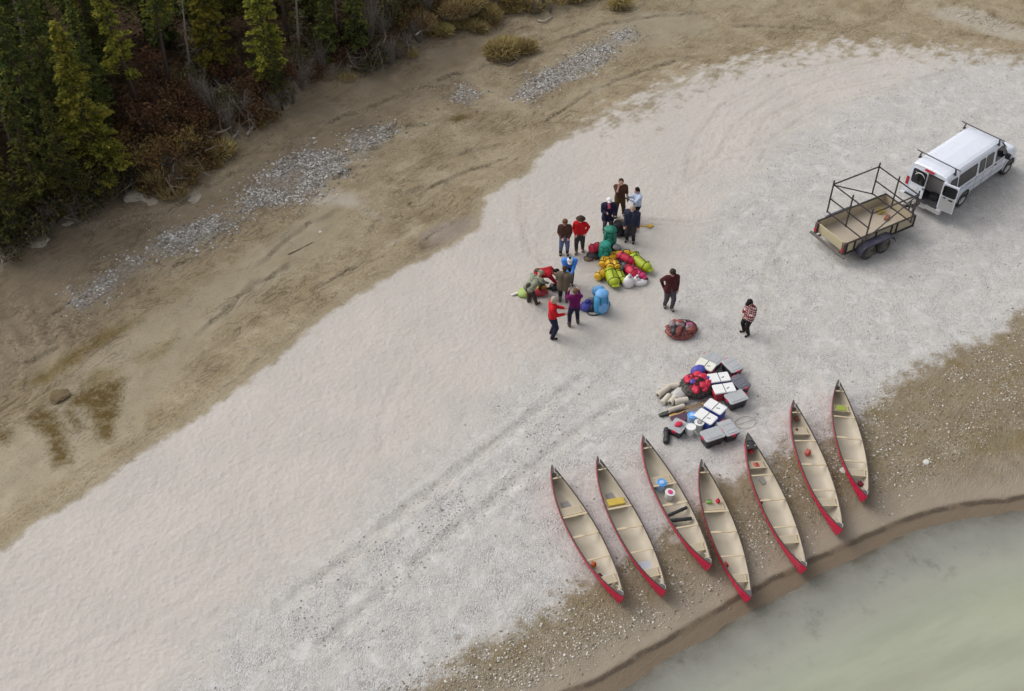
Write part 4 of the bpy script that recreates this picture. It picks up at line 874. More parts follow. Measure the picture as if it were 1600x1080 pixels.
VO = Vector((16.56, 37.28, 0)); VO.z = gz(VO.x, VO.y)
van = empty('passenger_van', 'white passenger van with roof bars and one rear door standing open', 'van', VO, R(41))
PROF = [(0.42, 0.86), (0.50, 0.915), (0.80, 0.935), (1.18, 0.935), (1.25, 0.925), (1.85, 0.845), (1.97, 0.80), (2.04, 0.73), (2.075, 0.58), (2.10, 0.0)]
def py_(z):
    for (a, b), (c, d) in zip(PROF, PROF[1:]):
        if a <= z <= c: return b + (d - b) * (z - a) / (c - a)
    return PROF[-1][1]
def vsec(x, zt, ws=1.0, zb=0.42, inset=0.0):
    k = zt / 2.10; h = []
    for z, y in PROF:
        zz = z if z < 0.9 else 0.9 + (z - 0.9) * (zt - 0.9) / 1.2
        zz = max(zz, zb); h.append((max(0, y * ws - inset), zz - (inset if z > 1.9 else 0) + (inset if z < .6 else 0)))
    return [(x, -y, z) for y, z in h] + [(x, y, z) for y, z in reversed(h[:-1])]
b = MB()
st = [(0.10, 2.03, .985), (0.16, 2.07, .995), (0.45, 2.10, 1), (3.45, 2.10, 1), (3.85, 2.075, 1), (4.08, 2.01, 1), (4.20, 1.90, 1), (4.50, 1.60, 1), (4.78, 1.31, .995), (5.1, 1.245, .985), (5.4, 1.18, .96), (5.52, 1.12, .94), (5.58, 1.0, .90)]
rings = [vsec(*s_) for s_ in st]
b.loft(rings, 0, False, True, smooth=False)
# rear frame round the two door openings
Z0, Z1, YO = 0.58, 1.86, 0.70
lv = [0.42, 0.50, 0.58, 0.8, 1.0, 1.18, 1.25, 1.55, 1.86]
rw = lambda z: py_(z) * .985
for sgn in (-1, 1):
    for a, c in zip(lv, lv[1:]):
        yi = YO if a >= Z0 - .001 else 0.0
        b.add([(0.10, sgn * yi, a), (0.10, sgn * rw(a), a), (0.10, sgn * rw(c), c), (0.10, sgn * yi, c)], [(0, 1, 2, 3) if sgn < 0 else (3, 2, 1, 0)])
top = [(0.10, -y, min(z, 2.03) if z < 2.0 else 0.9 + (z - .9) * 1.13 / 1.2) for z, y in [(1.86, rw(1.86)), (1.97, .79), (2.04, .72), (2.075, .57), (2.10, 0)]]
top = top + [(p[0], -p[1], p[2]) for p in reversed(top[:-1])]
b.add(top, [tuple(range(len(top)))])
body = b.build('body', [M_white], van)
b = MB(); b.loft([vsec(s_[0], s_[1], s_[2], 0.42, 0.05) for s_ in st[:6]], 0, False, True, smooth=False)
b.build('interior_lining', M_trim, van)
MB().box((2.0, 0, 0.60), (3.75, 1.70, 0.03)).build('floor', M_carpet, van)
s_ = MB().box((0.95, 0, 0.78), (0.5, 1.30, 0.30), bev=.06).box((0.72, 0, 1.12), (0.14, 1.34, 0.62), (0, -.15, 0), bev=.06).build('bench_seat', M_seat, van)
MB().box((0.45, -.30, .72), (.30, .34, .22), (0, 0, .3), bev=.03).build('storage_box', M_dark, van)
def rrect(x0, x1, z0, z1, r, n=4):
    p = []
    for cx, cz, a0 in ((x1 - r, z1 - r, 0), (x0 + r, z1 - r, 90), (x0 + r, z0 + r, 180), (x1 - r, z0 + r, 270)):
        for k in range(n + 1): a = R(a0 + 90 * k / n); p.append((cx + r * math.cos(a), cz + r * math.sin(a)))
    return p
def side_win(pts, sgn, name='window', grow=0.03):
    cx = sum(p[0] for p in pts) / len(pts); cz = sum(p[1] for p in pts) / len(pts); b = MB()
    def ring(g, off):
        out = []
        for x, z in pts:
            d = math.hypot(x - cx, z - cz); k = 1 + g / d
            X, Z = cx + (x - cx) * k, cz + (z - cz) * k; out.append((X, sgn * (py_(Z) + off), Z))
        return out if sgn < 0 else out[::-1]
    b.loft([ring(grow, 0.0), ring(grow, .010), ring(0.0, .010), ring(-.006, .004)], 1, False, False, smooth=False)
    b.add(ring(-.006, .004), [tuple(range(len(pts)))], 0)
    return b.build(name, [M_glass, M_rubber], van)
for sgn in (-1, 1):
    for x0, x1 in ((0.95, 2.20), (2.42, 2.80), (2.92, 3.42)): side_win(rrect(x0, x1, 1.27, 1.82, .07), sgn)
    side_win(rrect(0.34, 0.80, 1.27, 1.80, .08), sgn)
    side_win([(3.68, 1.27), (4.52, 1.27), (4.50, 1.38), (4.12, 1.80), (3.72, 1.82), (3.66, 1.76)], sgn)
b = MB(); wz = [(4.215, 1.875, .74), (4.50, 1.59, .78), (4.745, 1.345, .81)]
wr = [[(x + .012, -y, z + .012), (x + .012, y, z + .012)] for x, z, y in wz]
b.loft(wr, 0, False, False, smooth=False, closed=False); b.build('windscreen', M_glass, van)
def rear_door(name, w_, win_rect, inner=False):
    """a door leaf in its own frame: x outwards (away from the van), y from hinge towards the free edge, z up"""
    r_ = MB().box((0.0, w_ / 2, 0.635), (0.055, w_ - .012, 1.25), bev=.02)
    return r_
# closed leaf
dl = MB(); dl.box((0.085, 0.355, (Z0 + Z1) / 2), (0.05, 0.67, Z1 - Z0 - .02))
door = dl.build('rear_door', M_white, van)
def flat_win(parent, x, y0, y1, z0, z1, sx, name='window', r=.07):
    b = MB(); p = rrect(y0, y1, z0, z1, r); q = rrect(y0 - .025, y1 + .025, z0 - .025, z1 + .025, r + .02)
    R0 = [(x, a, c) for a, c in q]; R1 = [(x + sx * .010, a, c) for a, c in q]; R2 = [(x + sx * .010, a, c) for a, c in p]; R3 = [(x + sx * .004, a, c) for a, c in p]
    if sx < 0: R0, R1, R2, R3 = [k[::-1] for k in (R0, R1, R2, R3)]
    b.loft([R0, R1, R2, R3], 1, False, False, smooth=False); b.add(R3, [tuple(range(len(R3)))], 0)
    return b.build(name, [M_glass, M_rubber], parent)
flat_win(door, 0.060, 0.07, 0.65, 1.20, 1.80, -1)
b = MB(); arc = [(0.052, 0.33 + .22 * math.cos(a), 1.50 + .20 * math.sin(a)) for a in np.linspace(.25, 2.9, 10)]
b.tube(arc, [.012, .016, .02, .024, .026, .026, .024, .02, .016, .010], 4, flat=.3); b.tube([(0.052, .50, 1.68), (0.052, .55, 1.71), (.052, .56, 1.66)], .012, 4, flat=.3); b.build('window_decal', M_decal, door)
MB().box((0.050, 0.47, .93), (.012, .32, .15)).build('number_plate', M_decal, door)
MB().box((0.052, 0.06, 1.08), (.03, .09, .05)).build('handle', M_dark, door)
# open leaf, swung right round on its hinge
hd = bpy.data.objects.new('open_rear_door', None); hd['label'] = 'open rear door showing its grey inner panel'
COL.objects.link(hd); hd.parent = van; hd.location = (0.08, -0.70, 0.57); hd.rotation_euler = (0, 0, R(9.0))
MB().box((-.028, -.335, 0.635), (0.055, 0.66, 1.25)).build('door_leaf', M_white, hd)
MB().box((-.064, -.335, 0.36), (0.018, 0.56, 0.62), bev=.004).build('inner_panel', M_trim, hd)
flat_win(hd, -.056, -.60, -.08, .72, 1.16, -1)
MB().box((-.076, -.46, .60), (.02, .16, .07)).box((-.076, -.20, .63), (.02, .10, .05)).build('latch', M_dark, hd)
MB().box((0.06, 0, 1.96), (0.05, 0.40, 0.075), (0, .25, 0)).build('brake_light', M_redlens, van)
for sgn in (-1, 1):
    MB().box((0.09, sgn * .83, 1.12), (0.05, 0.11, 0.36)).build('tail_light', M_redlens, van)
    MB().box((5.53, sgn * .62, .92), (.08, .26, .17)).build('headlight', M_decal, van)
b = MB()
for y0, y1, dz in ((-.95, -.30, 0), (-.30, .30, -.05), (.30, .95, 0)):
    b.box((-.02, (y0 + y1) / 2, .50 + dz), (.16, y1 - y0, .17)); b.box((-.035, (y0 + y1) / 2, .595 + dz), (.17, y1 - y0 - .02, .015))
b.build('rear_bumper', M_chrome, van)
MB().box((-.02, 0, .61), (.13, 1.5, .012)).build('bumper_step', M_rubber, van)
MB().box((5.62, 0, .52), (.14, 1.86, .2), bev=.05).build('front_bumper', M_chrome, van)
b = MB()
for k in range(6): b.box((5.572, 0, .76 + k * .055), (.02, .86, .022))
b.build('grille', M_dark, van)
for sgn in (-1, 1):
    m_ = MB().box((4.30, sgn * 1.09, 1.33), (.10, .22, .26), bev=.03).bar((4.36, sgn * .93, 1.28), (4.32, sgn * 1.02, 1.30), .05, .05).build('wing_mirror', M_dark, van)
def wheel(parent, x, y, r, wd, sgn, rimm, z=None):
    root = bpy.data.objects.new('wheel', None); COL.objects.link(root); root.parent = parent; root.location = (x, y, r if z is None else z); root.rotation_euler = (R(90) * -sgn, 0, 0)
    h = wd / 2; t = MB(); t.lathe([(r * .62, -h), (r * .90, -h), (r, -h * .65), (r, h * .65), (r * .90, h), (r * .66, h), (r * .62, h * .8)], 24, cap0=False, cap1=False); t.build('tyre', M_tyre, root)
    q = MB(); q.lathe([(r * .63, h * .82), (r * .58, h * .55), (r * .36, h * .35), (r * .22, h * .65), (r * .20, h * .8), (0.001, h * .82)], 20, cap0=False, smooth=False)
    for k in range(5): a = 2 * PI * k / 5; q.box((math.cos(a) * r * .46, math.sin(a) * r * .46, h * .52), (r * .2, r * .09, .02), (0, 0, a))
    q.build('rim', rimm, root); return root
for x in (1.64, 5.02):
    for sgn in (-1, 1):
        wheel(van, x, sgn * .845, .37, .24, sgn, M_rim)
        a = MB(); pts = [(x + .46 * math.cos(t_), sgn * (.948 if True else 0), .40 + .46 * math.sin(t_)) for t_ in np.linspace(0, PI, 15)]
        a.add([(p[0], sgn * .941, p[2]) for p in (pts if sgn > 0 else pts[::-1])], [tuple(range(15))] ); a.build('wheel_well', M_rubber, van)
        a = MB(); a.tube(pts, .022, 5); a.build('wheel_arch', M_white, van)
b = MB()
for sgn in (-1, 1):
    for z in (0.78, 1.12): b.box((3.0, sgn * .941, z), (3.0, .012, .022))
b.build('side_moulding', M_trim, van)
b = MB()
for sgn in (-1, 1):
    for k, (x0, x1) in enumerate(((.5, .62), (.66, .90), (.95, 1.08), (1.14, 1.45), (1.52, 1.6), (1.66, 1.9))): b.box(((x0 + x1) / 2, sgn * .940, 1.03 + .012 * (k % 2)), (x1 - x0, .006, .035))
b.build('side_decal', M_stripe, van)
b = MB()
for sgn in (-1, 1):
    for x in (2.32, 2.87, 3.55, 4.62): b.box((x, sgn * .9385, .86), (.012, .006, .64))
b.build('door_seam', M_rubber, van)
for sgn in (-1, 1): MB().box((3.70, sgn * .955, 1.13), (.14, .03, .04)).build('handle', M_dark, van)
for xb in (0.56, 3.70):
    rk = MB().bar((xb, -1.0, 2.27), (xb, 1.0, 2.27), .036, .032).build('roof_bar', M('roof_bar_metal', (.10, .10, .105), .5, .4), van)
    for sgn in (-1, 1): MB().bar((xb, sgn * .78, 2.25), (xb, sgn * .84, 1.98), .07, .04).box((xb, sgn * .80, 2.04), (.10, .08, .05)).build('roof_bar_foot', M_dark, rk)
MB().box((1.05, -.60, .34), (.9, .10, .10)).box((2.6, 0, .36), (4.6, 1.2, .10)).build('underbody', M_rubber, van)

# ------------------------------------------------------------------ canoe trailer
M_steel = M('rusty_black_steel', (0.040, 0.034, 0.032), 0.65, 0.2, var=0.4, scale=14, dirt=0.2)
M_ply = M('weathered_plywood', (0.42, 0.355, 0.255), 0.85, var=0.16, scale=2.4, bump=0.2, dirt=0.15)
M_ply2 = M('yellowed_plywood', (0.47, 0.41, 0.26), 0.8, var=0.14, scale=2.4, dirt=0.1)
M_ply_in = M('dusty_plywood_floor', (0.43, 0.365, 0.285), 0.9, var=0.14, scale=1.6, dirt=0.35)
M_fend = M('dark_blue_fender', (0.045, 0.045, 0.075), 0.5, 0.2, var=0.3, dirt=0.3)
TO = Vector((12.35, 34.67, 0)); TO.z = gz(TO.x, TO.y)
tr_o = empty('canoe_trailer', 'plywood sided tandem trailer with a black steel canoe rack, hitched to the white van', 'trailer', TO, R(29.7))
YC, HW, ZB, ZT = 0.05, 0.81, 0.50, 0.95
x0, x1 = 0.12, 3.62
fl = []
for a, c in ((x0, 1.30), (1.306, 2.50), (2.506, x1)): MB().box(((a + c) / 2, YC, ZB), (c - a, 2 * HW, .03)).build('floor_board', M_ply_in, tr_o)
for sgn in (-1, 1):
    y = YC + sgn * HW; xs_ = [x0, .52, 1.6, 2.42, 2.70, x1]
    for a, c in zip(xs_, xs_[1:]): MB().box(((a + c) / 2, y, (ZB + ZT) / 2 - .01), (c - a - .008, .02, ZT - ZB - .03)).build('side_panel', M_ply if a > .3 else M_ply2, tr_o)
    MB().bar((x0 - .03, y + sgn * .012, ZT), (x1 + .03, y + sgn * .012, ZT), .05, .05).build('top_rail', M_steel, tr_o)
    MB().bar((x0 - .03, y + sgn * .012, ZB - .05), (x1 + .03, y + sgn * .012, ZB - .05), .06, .08).build('frame_rail', M_steel, tr_o)
    for x in xs_: MB().bar((x, y + sgn * .035, ZB - .08), (x, y + sgn * .035, ZT + .02), .05, .05).build('stake', M_steel, tr_o)
MB().box((x1, YC, (ZB + ZT) / 2), (.02, 2 * HW - .02, ZT - ZB - .03)).build('front_panel', M_ply, tr_o)
MB().bar((x1 + .012, YC - HW, ZT), (x1 + .012, YC + HW, ZT), .045, .045).build('front_rail', M_steel, tr_o)
MB().box((.085, YC + .02, .70), (.035, 1.32, .44), (0, -.10, 0)).build('tailgate', M_ply2, tr_o)
for sgn in (-1, 1):
    MB().box((.06, YC + sgn * .765, .68), (.17, .11, .50)).build('corner_post', M('primer_steel', (0.10, 0.062, 0.055), 0.7, var=0.3, dirt=0.2), tr_o)
    MB().box((-.035, YC + sgn * .765, .62), (.03, .10, .13)).build('tail_light', M_redlens, tr_o)
MB().bar((-.09, -.97, .43), (-.09, .97, .43), .10, .07).build('rear_bumper', M('weathered_beam', (0.13, 0.115, 0.10), 0.8, var=0.3), tr_o)
for y in (-.6, .6): MB().bar((-.05, y, .43), (.12, y, .43), .06).build('bumper_bracket', M_steel, tr_o)
for sgn in (-1, 1):
    for x in (1.08, 1.86): wheel(tr_o, x, sgn * 1.02, .335, .21, sgn, M_rimd)
    f = MB(); yo, yi = sgn * 1.16, YC + sgn * (HW + .05)
    pr_ = [(.56, .42), (.70, .68), (.85, .755), (2.08, .755), (2.25, .68), (2.40, .42)]
    f.loft([[(x, yi, z), (x, yo, z)] for x, z in pr_], 0, False, False, smooth=False, closed=False)
    f.loft([[(x, yo, z), (x, yo + sgn * .004, z - .06)] for x, z in pr_], 0, False, False, smooth=False, closed=False)
    f.build('fender', M_fend, tr_o)
    MB().bar((1.08, sgn * .9, .335), (1.08, 0, .335), .07).bar((1.86, sgn * .9, .335), (1.86, 0, .335), .07).build('axle', M_steel, tr_o)
# rack
RX0, RX1, RY, RB, RT = .70, 3.05, 1.07, 1.03, 2.53
zt_, zm_ = RB + 1.29, RB + .62
def rbar(name, a, c, w=.045): return MB().bar(a, c, w).build(name, M_steel, tr_o)
for x in (RX0, RX1):
    for y in (-RY, 0.0, RY): rbar('rack_post', (x, y, RB - .02), (x, y, RT))
    for z in (RB, zm_, zt_): rbar('rack_crossbar', (x + .03, -RY - .02, z), (x + .03, RY + .02, z), .04)
for sgn in (-1, 1): rbar('rack_side_bar', (RX0, sgn * RY, zt_ + .03), (RX1, sgn * RY, zt_ + .03), .042)
rbar('rack_brace', (RX0 + .02, RY - .03, zt_), (RX1 - .02, RY - .03, RB + .03), .038)
rbar('rack_brace', (RX0 + .02, -RY + .03, RB + .03), (RX1 - .02, -RY + .03, zt_), .038)
rbar('rack_post', (RX0, -RY + .12, .76), (RX0, -RY + .12, RB), .05)
for y in (YC - .62, YC + .62): MB().bar((x1, y, ZB - .06), (4.62, YC + .08, .47), .08, .10).build('drawbar', M_steel, tr_o)
MB().bar((4.55, YC + .08, .48), (4.90, YC + .12, .50), .12, .10).build('coupler', M_steel, tr_o)
MB().tube([(4.30, YC + .06, .05), (4.30, YC + .06, .85)], .035, 8).tube([(4.30, YC + .06, .84), (4.30, YC - .12, .88)], .014, 5).lathe([(.09, .0), (.09, .03)], 10, mat=Matrix.Translation((4.30, YC + .06, .0))).build('jack', M_steel, tr_o)
# odds and ends lying in the trailer bed
M_yrope = M('yellow_rope', (0.50, 0.38, 0.05), 0.85, var=0.2, bump=0.5)
b = MB(); rr = random.Random(4)
for k in range(7):
    c = (rr.uniform(-.05, .05), rr.uniform(-.05, .05)); ra = rr.uniform(.10, .19)
    b.tube([(c[0] + ra * math.cos(a), c[1] + ra * .8 * math.sin(a), .02 + .02 * k + .02 * math.sin(3 * a)) for a in np.linspace(0, 6.2, 16)], .013, 4)
q = tr_o.matrix_world
TM = Matrix.Translation(TO) @ Matrix.Rotation(R(29.7), 4, 'Z')
tag(b.build('rope_coil', M_yrope, None, TM @ Vector((3.05, .45, .52))), 'yellow rope coil lying in the front of the plywood trailer bed', 'rope')
tag(MB().box((0, 0, .05), (.34, .16, .10), bev=.03).build('ratchet_bag', M('rust_canvas', (0.24, 0.10, 0.06), .9, bump=.4), None, TM @ Vector((3.0, .02, .515)), (0, 0, 1)), 'rust coloured canvas pouch beside the yellow rope in the trailer bed', 'bag')
# ------------------------------------------------------------------ canoes
M_hull = M('red_canoe_hull', (0.44, 0.011, 0.048), 0.3, var=0.12, scale=3, dirt=0.16, spec=0.5, rnd=True)
M_liner = M('tan_canoe_liner', (0.475, 0.415, 0.325), 0.6, var=0.06, scale=3.2, dirt=0.28, rnd=True)
M_gun = M('dark_gunwale', (0.060, 0.050, 0.042), 0.5, var=0.3, scale=8)
M_ash = M('varnished_ash', (0.58, 0.475, 0.32), 0.45, var=0.12, scale=8)
M_cane = M('cane_seat', (0.45, 0.385, 0.28), 0.7, var=0.15, scale=20, bump=0.3)
M_deck = M('grey_deck_plate', (0.10, 0.092, 0.088), 0.5, var=0.2)
M_rope = M('pale_rope', (0.55, 0.52, 0.46), 0.9, var=0.15)
CL, CB = 5.22, 0.455
def c_half(t): return CB * max(0.0, 1 - abs(t) ** 2.15) ** 0.88
def c_sheer(t): return 0.345 + 0.235 * abs(t) ** 3.2
def c_keel(t): return 0.0 + 0.055 * abs(t) ** 4
def c_pt(t, th, inset=0.0):
    """th 0 at the keel .. 1 at the gunwale"""
    hb = max(0.004, c_half(t) - inset); zs = c_sheer(t); zk = c_keel(t) + inset * 1.2
    a = th * PI / 2; y = hb * math.sin(a) ** 0.72; z = zs - (zs - zk) * max(0, math.cos(a)) ** 0.80
    fz = (z - zk) / (zs - zk)
    x = t * CL / 2 * (1 - 0.055 * (1 - fz) ** 2 * abs(t) ** 8) - (inset * 1.5 * t if abs(t) > .9 else 0)
    return x, y, z
NS, NTH = 44, 9
ts = [math.sin(PI / 2 * (2 * i / NS - 1)) * .35 + (2 * i / NS - 1) * .65 for i in range(NS + 1)]
def shell(inset, flip):
    b = MB(); rings = []
    for t in ts:
        h = [c_pt(t, k / NTH, inset) for k in range(NTH + 1)]
        ring = [(x, -y, z) for x, y, z in reversed(h)] + h[1:]
        rings.append(ring[::-1] if flip else ring)
    b.loft(rings, 0, False, False, closed=False); return b
def cross_w(t, z_off=0.0): return c_half(t) - 0.012, c_sheer(t) + z_off
def thwart(t, w, th, mat, parent, name='thwart', yoke=False, dz=-.015):
    y, z = cross_w(t); x = t * CL / 2; b = MB()
    if not yoke: b.box((x, 0, z + dz), (w, 2 * y, th))
    else:
        n = 12; top = []; 
        for k in range(n + 1):
            yy = -y + 2 * y * k / n; s = abs(yy / y)
            ww = w * (0.75 + .75 * math.exp(-((s - .42) / .22) ** 2)); notch = .055 * math.exp(-(yy / .09) ** 2)
            top.append((yy, ww / 2 - notch * 0.2, ww / 2, notch))
        rings = [[(x - a + no, yy, z + dz - th / 2), (x + c, yy, z + dz - th / 2), (x + c, yy, z + dz + th / 2), (x - a + no, yy, z + dz + th / 2)] for yy, a, c, no in top]
        b.loft(rings, 0, smooth=False)
    return b.build(name, mat, parent)
def seat(t, parent, lab=None, mat=None):
    x = t * CL / 2; b = MB(); d = .13; zs = c_sheer(t) - .11
    def hw(xx): return c_half(xx / (CL / 2)) - .03
    for xx in (x - d, x + d): b.box((xx, 0, zs), (.03, 2 * hw(xx), .025))
    y_ = min(hw(x - d), hw(x + d)) - .04
    for s in (-1, 1): b.box((x, s * y_, zs), (2 * d - .03, .03, .022))
    o = b.build('seat', M_ash, parent)
    MB().box((x, 0, zs + .004), (2 * d - .03, 2 * y_ - .03, .008)).build('seat_webbing', mat or M_cane, o); return o
def canoe_root(lab, L_, reverse):
    root = empty('canoe', lab, 'canoe', (0, 0, 0), 0, 'red canoes drawn up on the shore'); return root
_parts = {'hull': shell(0, False).build('hull', M_hull), 'liner': shell(.014, True).build('liner', M_liner)}
gb = []
for s in (-1, 1):
    b = MB(); rings = []
    for t in ts:
        x, y, z = c_pt(t, 1.0); rings.append([(x, s * (y + .012), z - .018), (x, s * (y + .012), z + .010), (x, s * max(y - .020, 0), z + .010), (x, s * max(y - .020, 0), z - .018)])
    b.loft(rings, 0, smooth=False); gb.append(b.build('gunwale', M_gun))
dk = []
for s in (-1, 1):
    b = MB(); tt = [.895 + (1 - .895) * k / 5 for k in range(6)]
    rings = [[(s * t * CL / 2, -c_half(t), c_sheer(t) + .008), (s * t * CL / 2, 0, c_sheer(t) + .02), (s * t * CL / 2, c_half(t), c_sheer(t) + .008)] for t in tt]
    b.loft(rings, 0, False, False, closed=False); dk.append(b.build('deck', M_deck))
bands = []
for s in (-1, 1):   # worn skid plate on each stem
    b = MB(); pts = []
    for k in range(8):
        x, y, z = c_pt(s * .997, k / 7 * .98); pts.append((x + s * .006, 0, z))
    b.tube(pts, .014, 5); bands.append(b.build('stem_band', M_hull))
first_canoe = [True]
CANOE = {}
def canoe(key, tip_a, tip_b, lab, roll=0.0, tA=-1, extra=None, lay='A', ropes=()):
    """tip_a: pixel of the tip up the beach; tip_b: of the tip by the water"""
    a = at(*tip_a, .55); b_ = at(*tip_b, .55)
    for _ in range(3):
        a = at(*tip_a, .565 + gz(a.x, a.y)); b_ = at(*tip_b, .565 + gz(b_.x, b_.y))
    d = b_ - a; yaw = math.atan2(d.y, d.x); L_ = math.hypot(d.x, d.y); c = (a + b_) / 2
    sl = math.atan2(gz(b_.x, b_.y) - gz(a.x, a.y), L_)
    zc = max(gz(c.x, c.y), (gz(a.x + d.x * .25, a.y + d.y * .25) + gz(a.x + d.x * .75, a.y + d.y * .75)) / 2) + .035
    root = empty('canoe', lab, 'canoe', (c.x, c.y, zc), 0, 'red canoes drawn up on the shore', rot=(roll, -sl, yaw))
    root.rotation_mode = 'XYZ'
    k = max(.93, min(1.05, L_ / CL)); root.scale = (k, 1, 1)
    for o in [_parts['hull'], _parts['liner'], *gb, *dk, *bands]:
        q = o if first_canoe[0] else o.copy()
        if not first_canoe[0]: COL.objects.link(q)
        q.parent = root
    first_canoe[0] = False
    if lay == 'A':
        seat(-.37, root); thwart(-.27, .065, .022, M_ash, root); thwart(.03, .07, .025, M_ash, root, 'yoke', True); thwart(.38, .05, .02, M_ash, root); seat(.68, root)
    else:
        seat(-.58, root); thwart(-.40, .05, .02, M_ash, root); thwart(-.03, .07, .025, M_ash, root, 'yoke', True); thwart(.37, .05, .02, M_ash, root); seat(.53, root)
    thwart(-.83, .045, .02, M_ash, root, 'carry_handle'); thwart(.90, .04, .02, M_ash, root, 'carry_handle')
    r_ = random.Random(hash(key) % 999 if not isinstance(key, int) else key)
    for s in ropes:
        b = MB(); x0_ = s * CL / 2 * .985; z0 = .60
        b.tube([(x0_, .0, z0 - .06), (x0_ - s * .08, .02, z0 + .035), (x0_ - s * .22, -.03, z0 - .02), (x0_ - s * .34, .04, z0 - .055), (x0_ - s * .42, -.02, z0 - .09), (x0_ - s * .40, .07, z0 - .13)], .011, 5); b.build('bow_line', M_rope, root)
    CANOE[key] = Matrix.Translation((c.x, c.y, zc)) @ Euler((roll, -sl, yaw)).to_matrix().to_4x4() @ Matrix.Diagonal((k, 1, 1, 1))
    return root
canoe(1, (858, 731), (970, 936), 'red canoe at the downstream end of the row, with an orange bailer inside', -.15, lay='A', ropes=(-1, 1))
canoe(2, (929, 717), (1036, 926), 'red canoe with a bright yellow seat cushion in its upper seat', -.15, lay='A', ropes=(-1, 1))
canoe(3, (1000, 684), (1107, 885), 'red canoe carrying two buckets and two black rolls', -.15, lay='A', ropes=(-1, 1))
canoe(4, (1091, 720), (1168, 935), 'red canoe lying lowest on the shore, with a lime pouch on its seat', -.15, lay='A', ropes=(-1,))
canoe(5, (1163, 679), (1255, 890), 'red canoe with a dark covered bow deck and a red sponge by its yoke', -.15, lay='B', ropes=(1,))
canoe(6, (1235, 627), (1312, 828), 'red canoe with a coral bailer lying between its thwart and yoke', -.15, lay='B', ropes=(-1, 1))
canoe(7, (1305, 596), (1350, 777), 'red canoe at the upstream end of the row, with a lime mat on its seat', -.15, lay='B', ropes=(-1, 1))

# what lies in the canoes: position along the hull (-1 up the beach .. 1 by the water), across, and height on the floor
def in_canoe(key, t, y, dz=0.0):
    zf = c_keel(t) + .02 + (abs(y) / max(c_half(t), .1)) ** 4 * .08
    return CANOE[key] @ Vector((t * CL / 2, y, zf + dz))
def crot(key, rz=0.0):
    e = CANOE[key].to_euler(); return (e.x, e.y, e.z + rz)
M_orange = M('orange_plastic', (0.60, 0.13, 0.03), .5); M_maroon = M('maroon_fabric', (0.22, 0.01, 0.03), .85, bump=.3); M_bluepad = M('pale_blue_foam', (0.48, 0.50, 0.58), .8, bump=.2)
M_yel = M('yellow_vinyl', (0.52, 0.37, 0.06), .6, bump=.15); M_lime = M('lime_vinyl', (0.30, 0.36, 0.06), .6, bump=.15); M_coral = M('coral_plastic', (0.55, 0.10, 0.07), .5)
M_cherry = M('cherry_fabric', (0.50, 0.012, 0.035), .75, bump=.25); M_pad = M('grey_knee_pad', (0.30, 0.28, 0.27), .9); M_green_s = M('bright_green_vinyl', (0.20, 0.42, 0.09), .55)
def scoop(key, t, y, rz, mat, lab, s=1.0):
    s *= .82
    """a bailer: an open cut bottle with a handle"""
    b = MB(); b.lathe([(.085 * s, 0), (.10 * s, .06 * s), (.095 * s, .15 * s), (.085 * s, .15 * s), (.09 * s, .065 * s), (.078 * s, .012)], 12, cap0=True, cap1=True, mat=Matrix.Rotation(R(78), 4, 'Y') @ Matrix.Translation((-.10 * s, 0, -.05)))
    o = empty('bailer', lab, 'bailer', in_canoe(key, t, y), 0, None, crot(key, rz))
    b.build('scoop', mat, o); MB().tube([(-.06 * s, 0, .19 * s), (-.08 * s, 0, .26 * s), (.06 * s, 0, .27 * s), (.06 * s, 0, .19 * s)], .016 * s, 6).build('handle', mat, o)
def pouch(key, t, y, rz, size, mat, lab, cat='bag', name='pouch', dz=0.0):
    size = tuple(k * .82 for k in size)
    b = MB(); b.box((0, 0, size[2] / 2), size, bev=min(size[:2]) * .35)
    o = empty(name, lab, cat, in_canoe(key, t, y, dz), 0, None, crot(key, rz)); b.build('body', mat, o)
    MB().tube([(-size[0] * .3, 0, size[2]), (-size[0] * .15, 0, size[2] + .05), (size[0] * .15, 0, size[2] + .05), (size[0] * .3, 0, size[2])], .010, 5).build('strap', M_dark, o)
def mat_in(key, t, y, rz, size, mat, lab, dz=0.0, name='foam_pad'):
    return tag(MB().box((0, 0, size[2] / 2), size, bev=.03).build(name, mat, None, in_canoe(key, t, y, dz), crot(key, rz)), lab, 'pad')
scoop(1, .40, -.13, .6, M_orange, 'orange bailer lying in the first canoe beside its maroon pouch')
pouch(1, .55, -.10, .3, (.20, .14, .12), M_maroon, 'maroon pouch on the floor of the first canoe beyond the orange bailer')
mat_in(1, .62, .06, 0, (.34, .42, .02), M_bluepad, 'pale blue pad on the floor of the first canoe', .02)
mat_in(2, .52, .02, 0, (.34, .46, .02), M_bluepad, 'pale blue pad on the floor of the canoe with the yellow cushion', .02)
mat_in(1, -.52, .06, .1, (.30, .28, .02), M_pad, 'grey knee pad ahead of the seat in the first canoe', .01)
mat_in(2, -.52, .06, .1, (.30, .26, .02), M_pad, 'grey knee pad ahead of the yellow cushion', .01)
mat_in(2, -.37, 0, 0, (.27, .56, .07), M_yel, 'bright yellow cushion laid over a canoe seat', .225, 'seat_cushion')
pouch(2, .66, -.07, .3, (.22, .16, .13), M_cherry, 'red pouch near the water end of the canoe with the yellow cushion')
pouch(2, .84, -.02, .2, (.18, .10, .10), M_maroon, 'dark red stuff bag tucked under the end deck of the yellow cushioned canoe')
pouch(4, -.42, -.10, 1.5, (.22, .13, .10), M_green_s, 'lime green pouch on the seat of the lowest canoe', dz=.24)
pouch(4, -.43, .19, .3, (.17, .15, .13), M_cherry, 'cherry red pouch beside the lime green one', dz=.22)
scoop(4, .45, -.20, .4, M_coral, 'coral bailer near the water end of the lowest canoe')
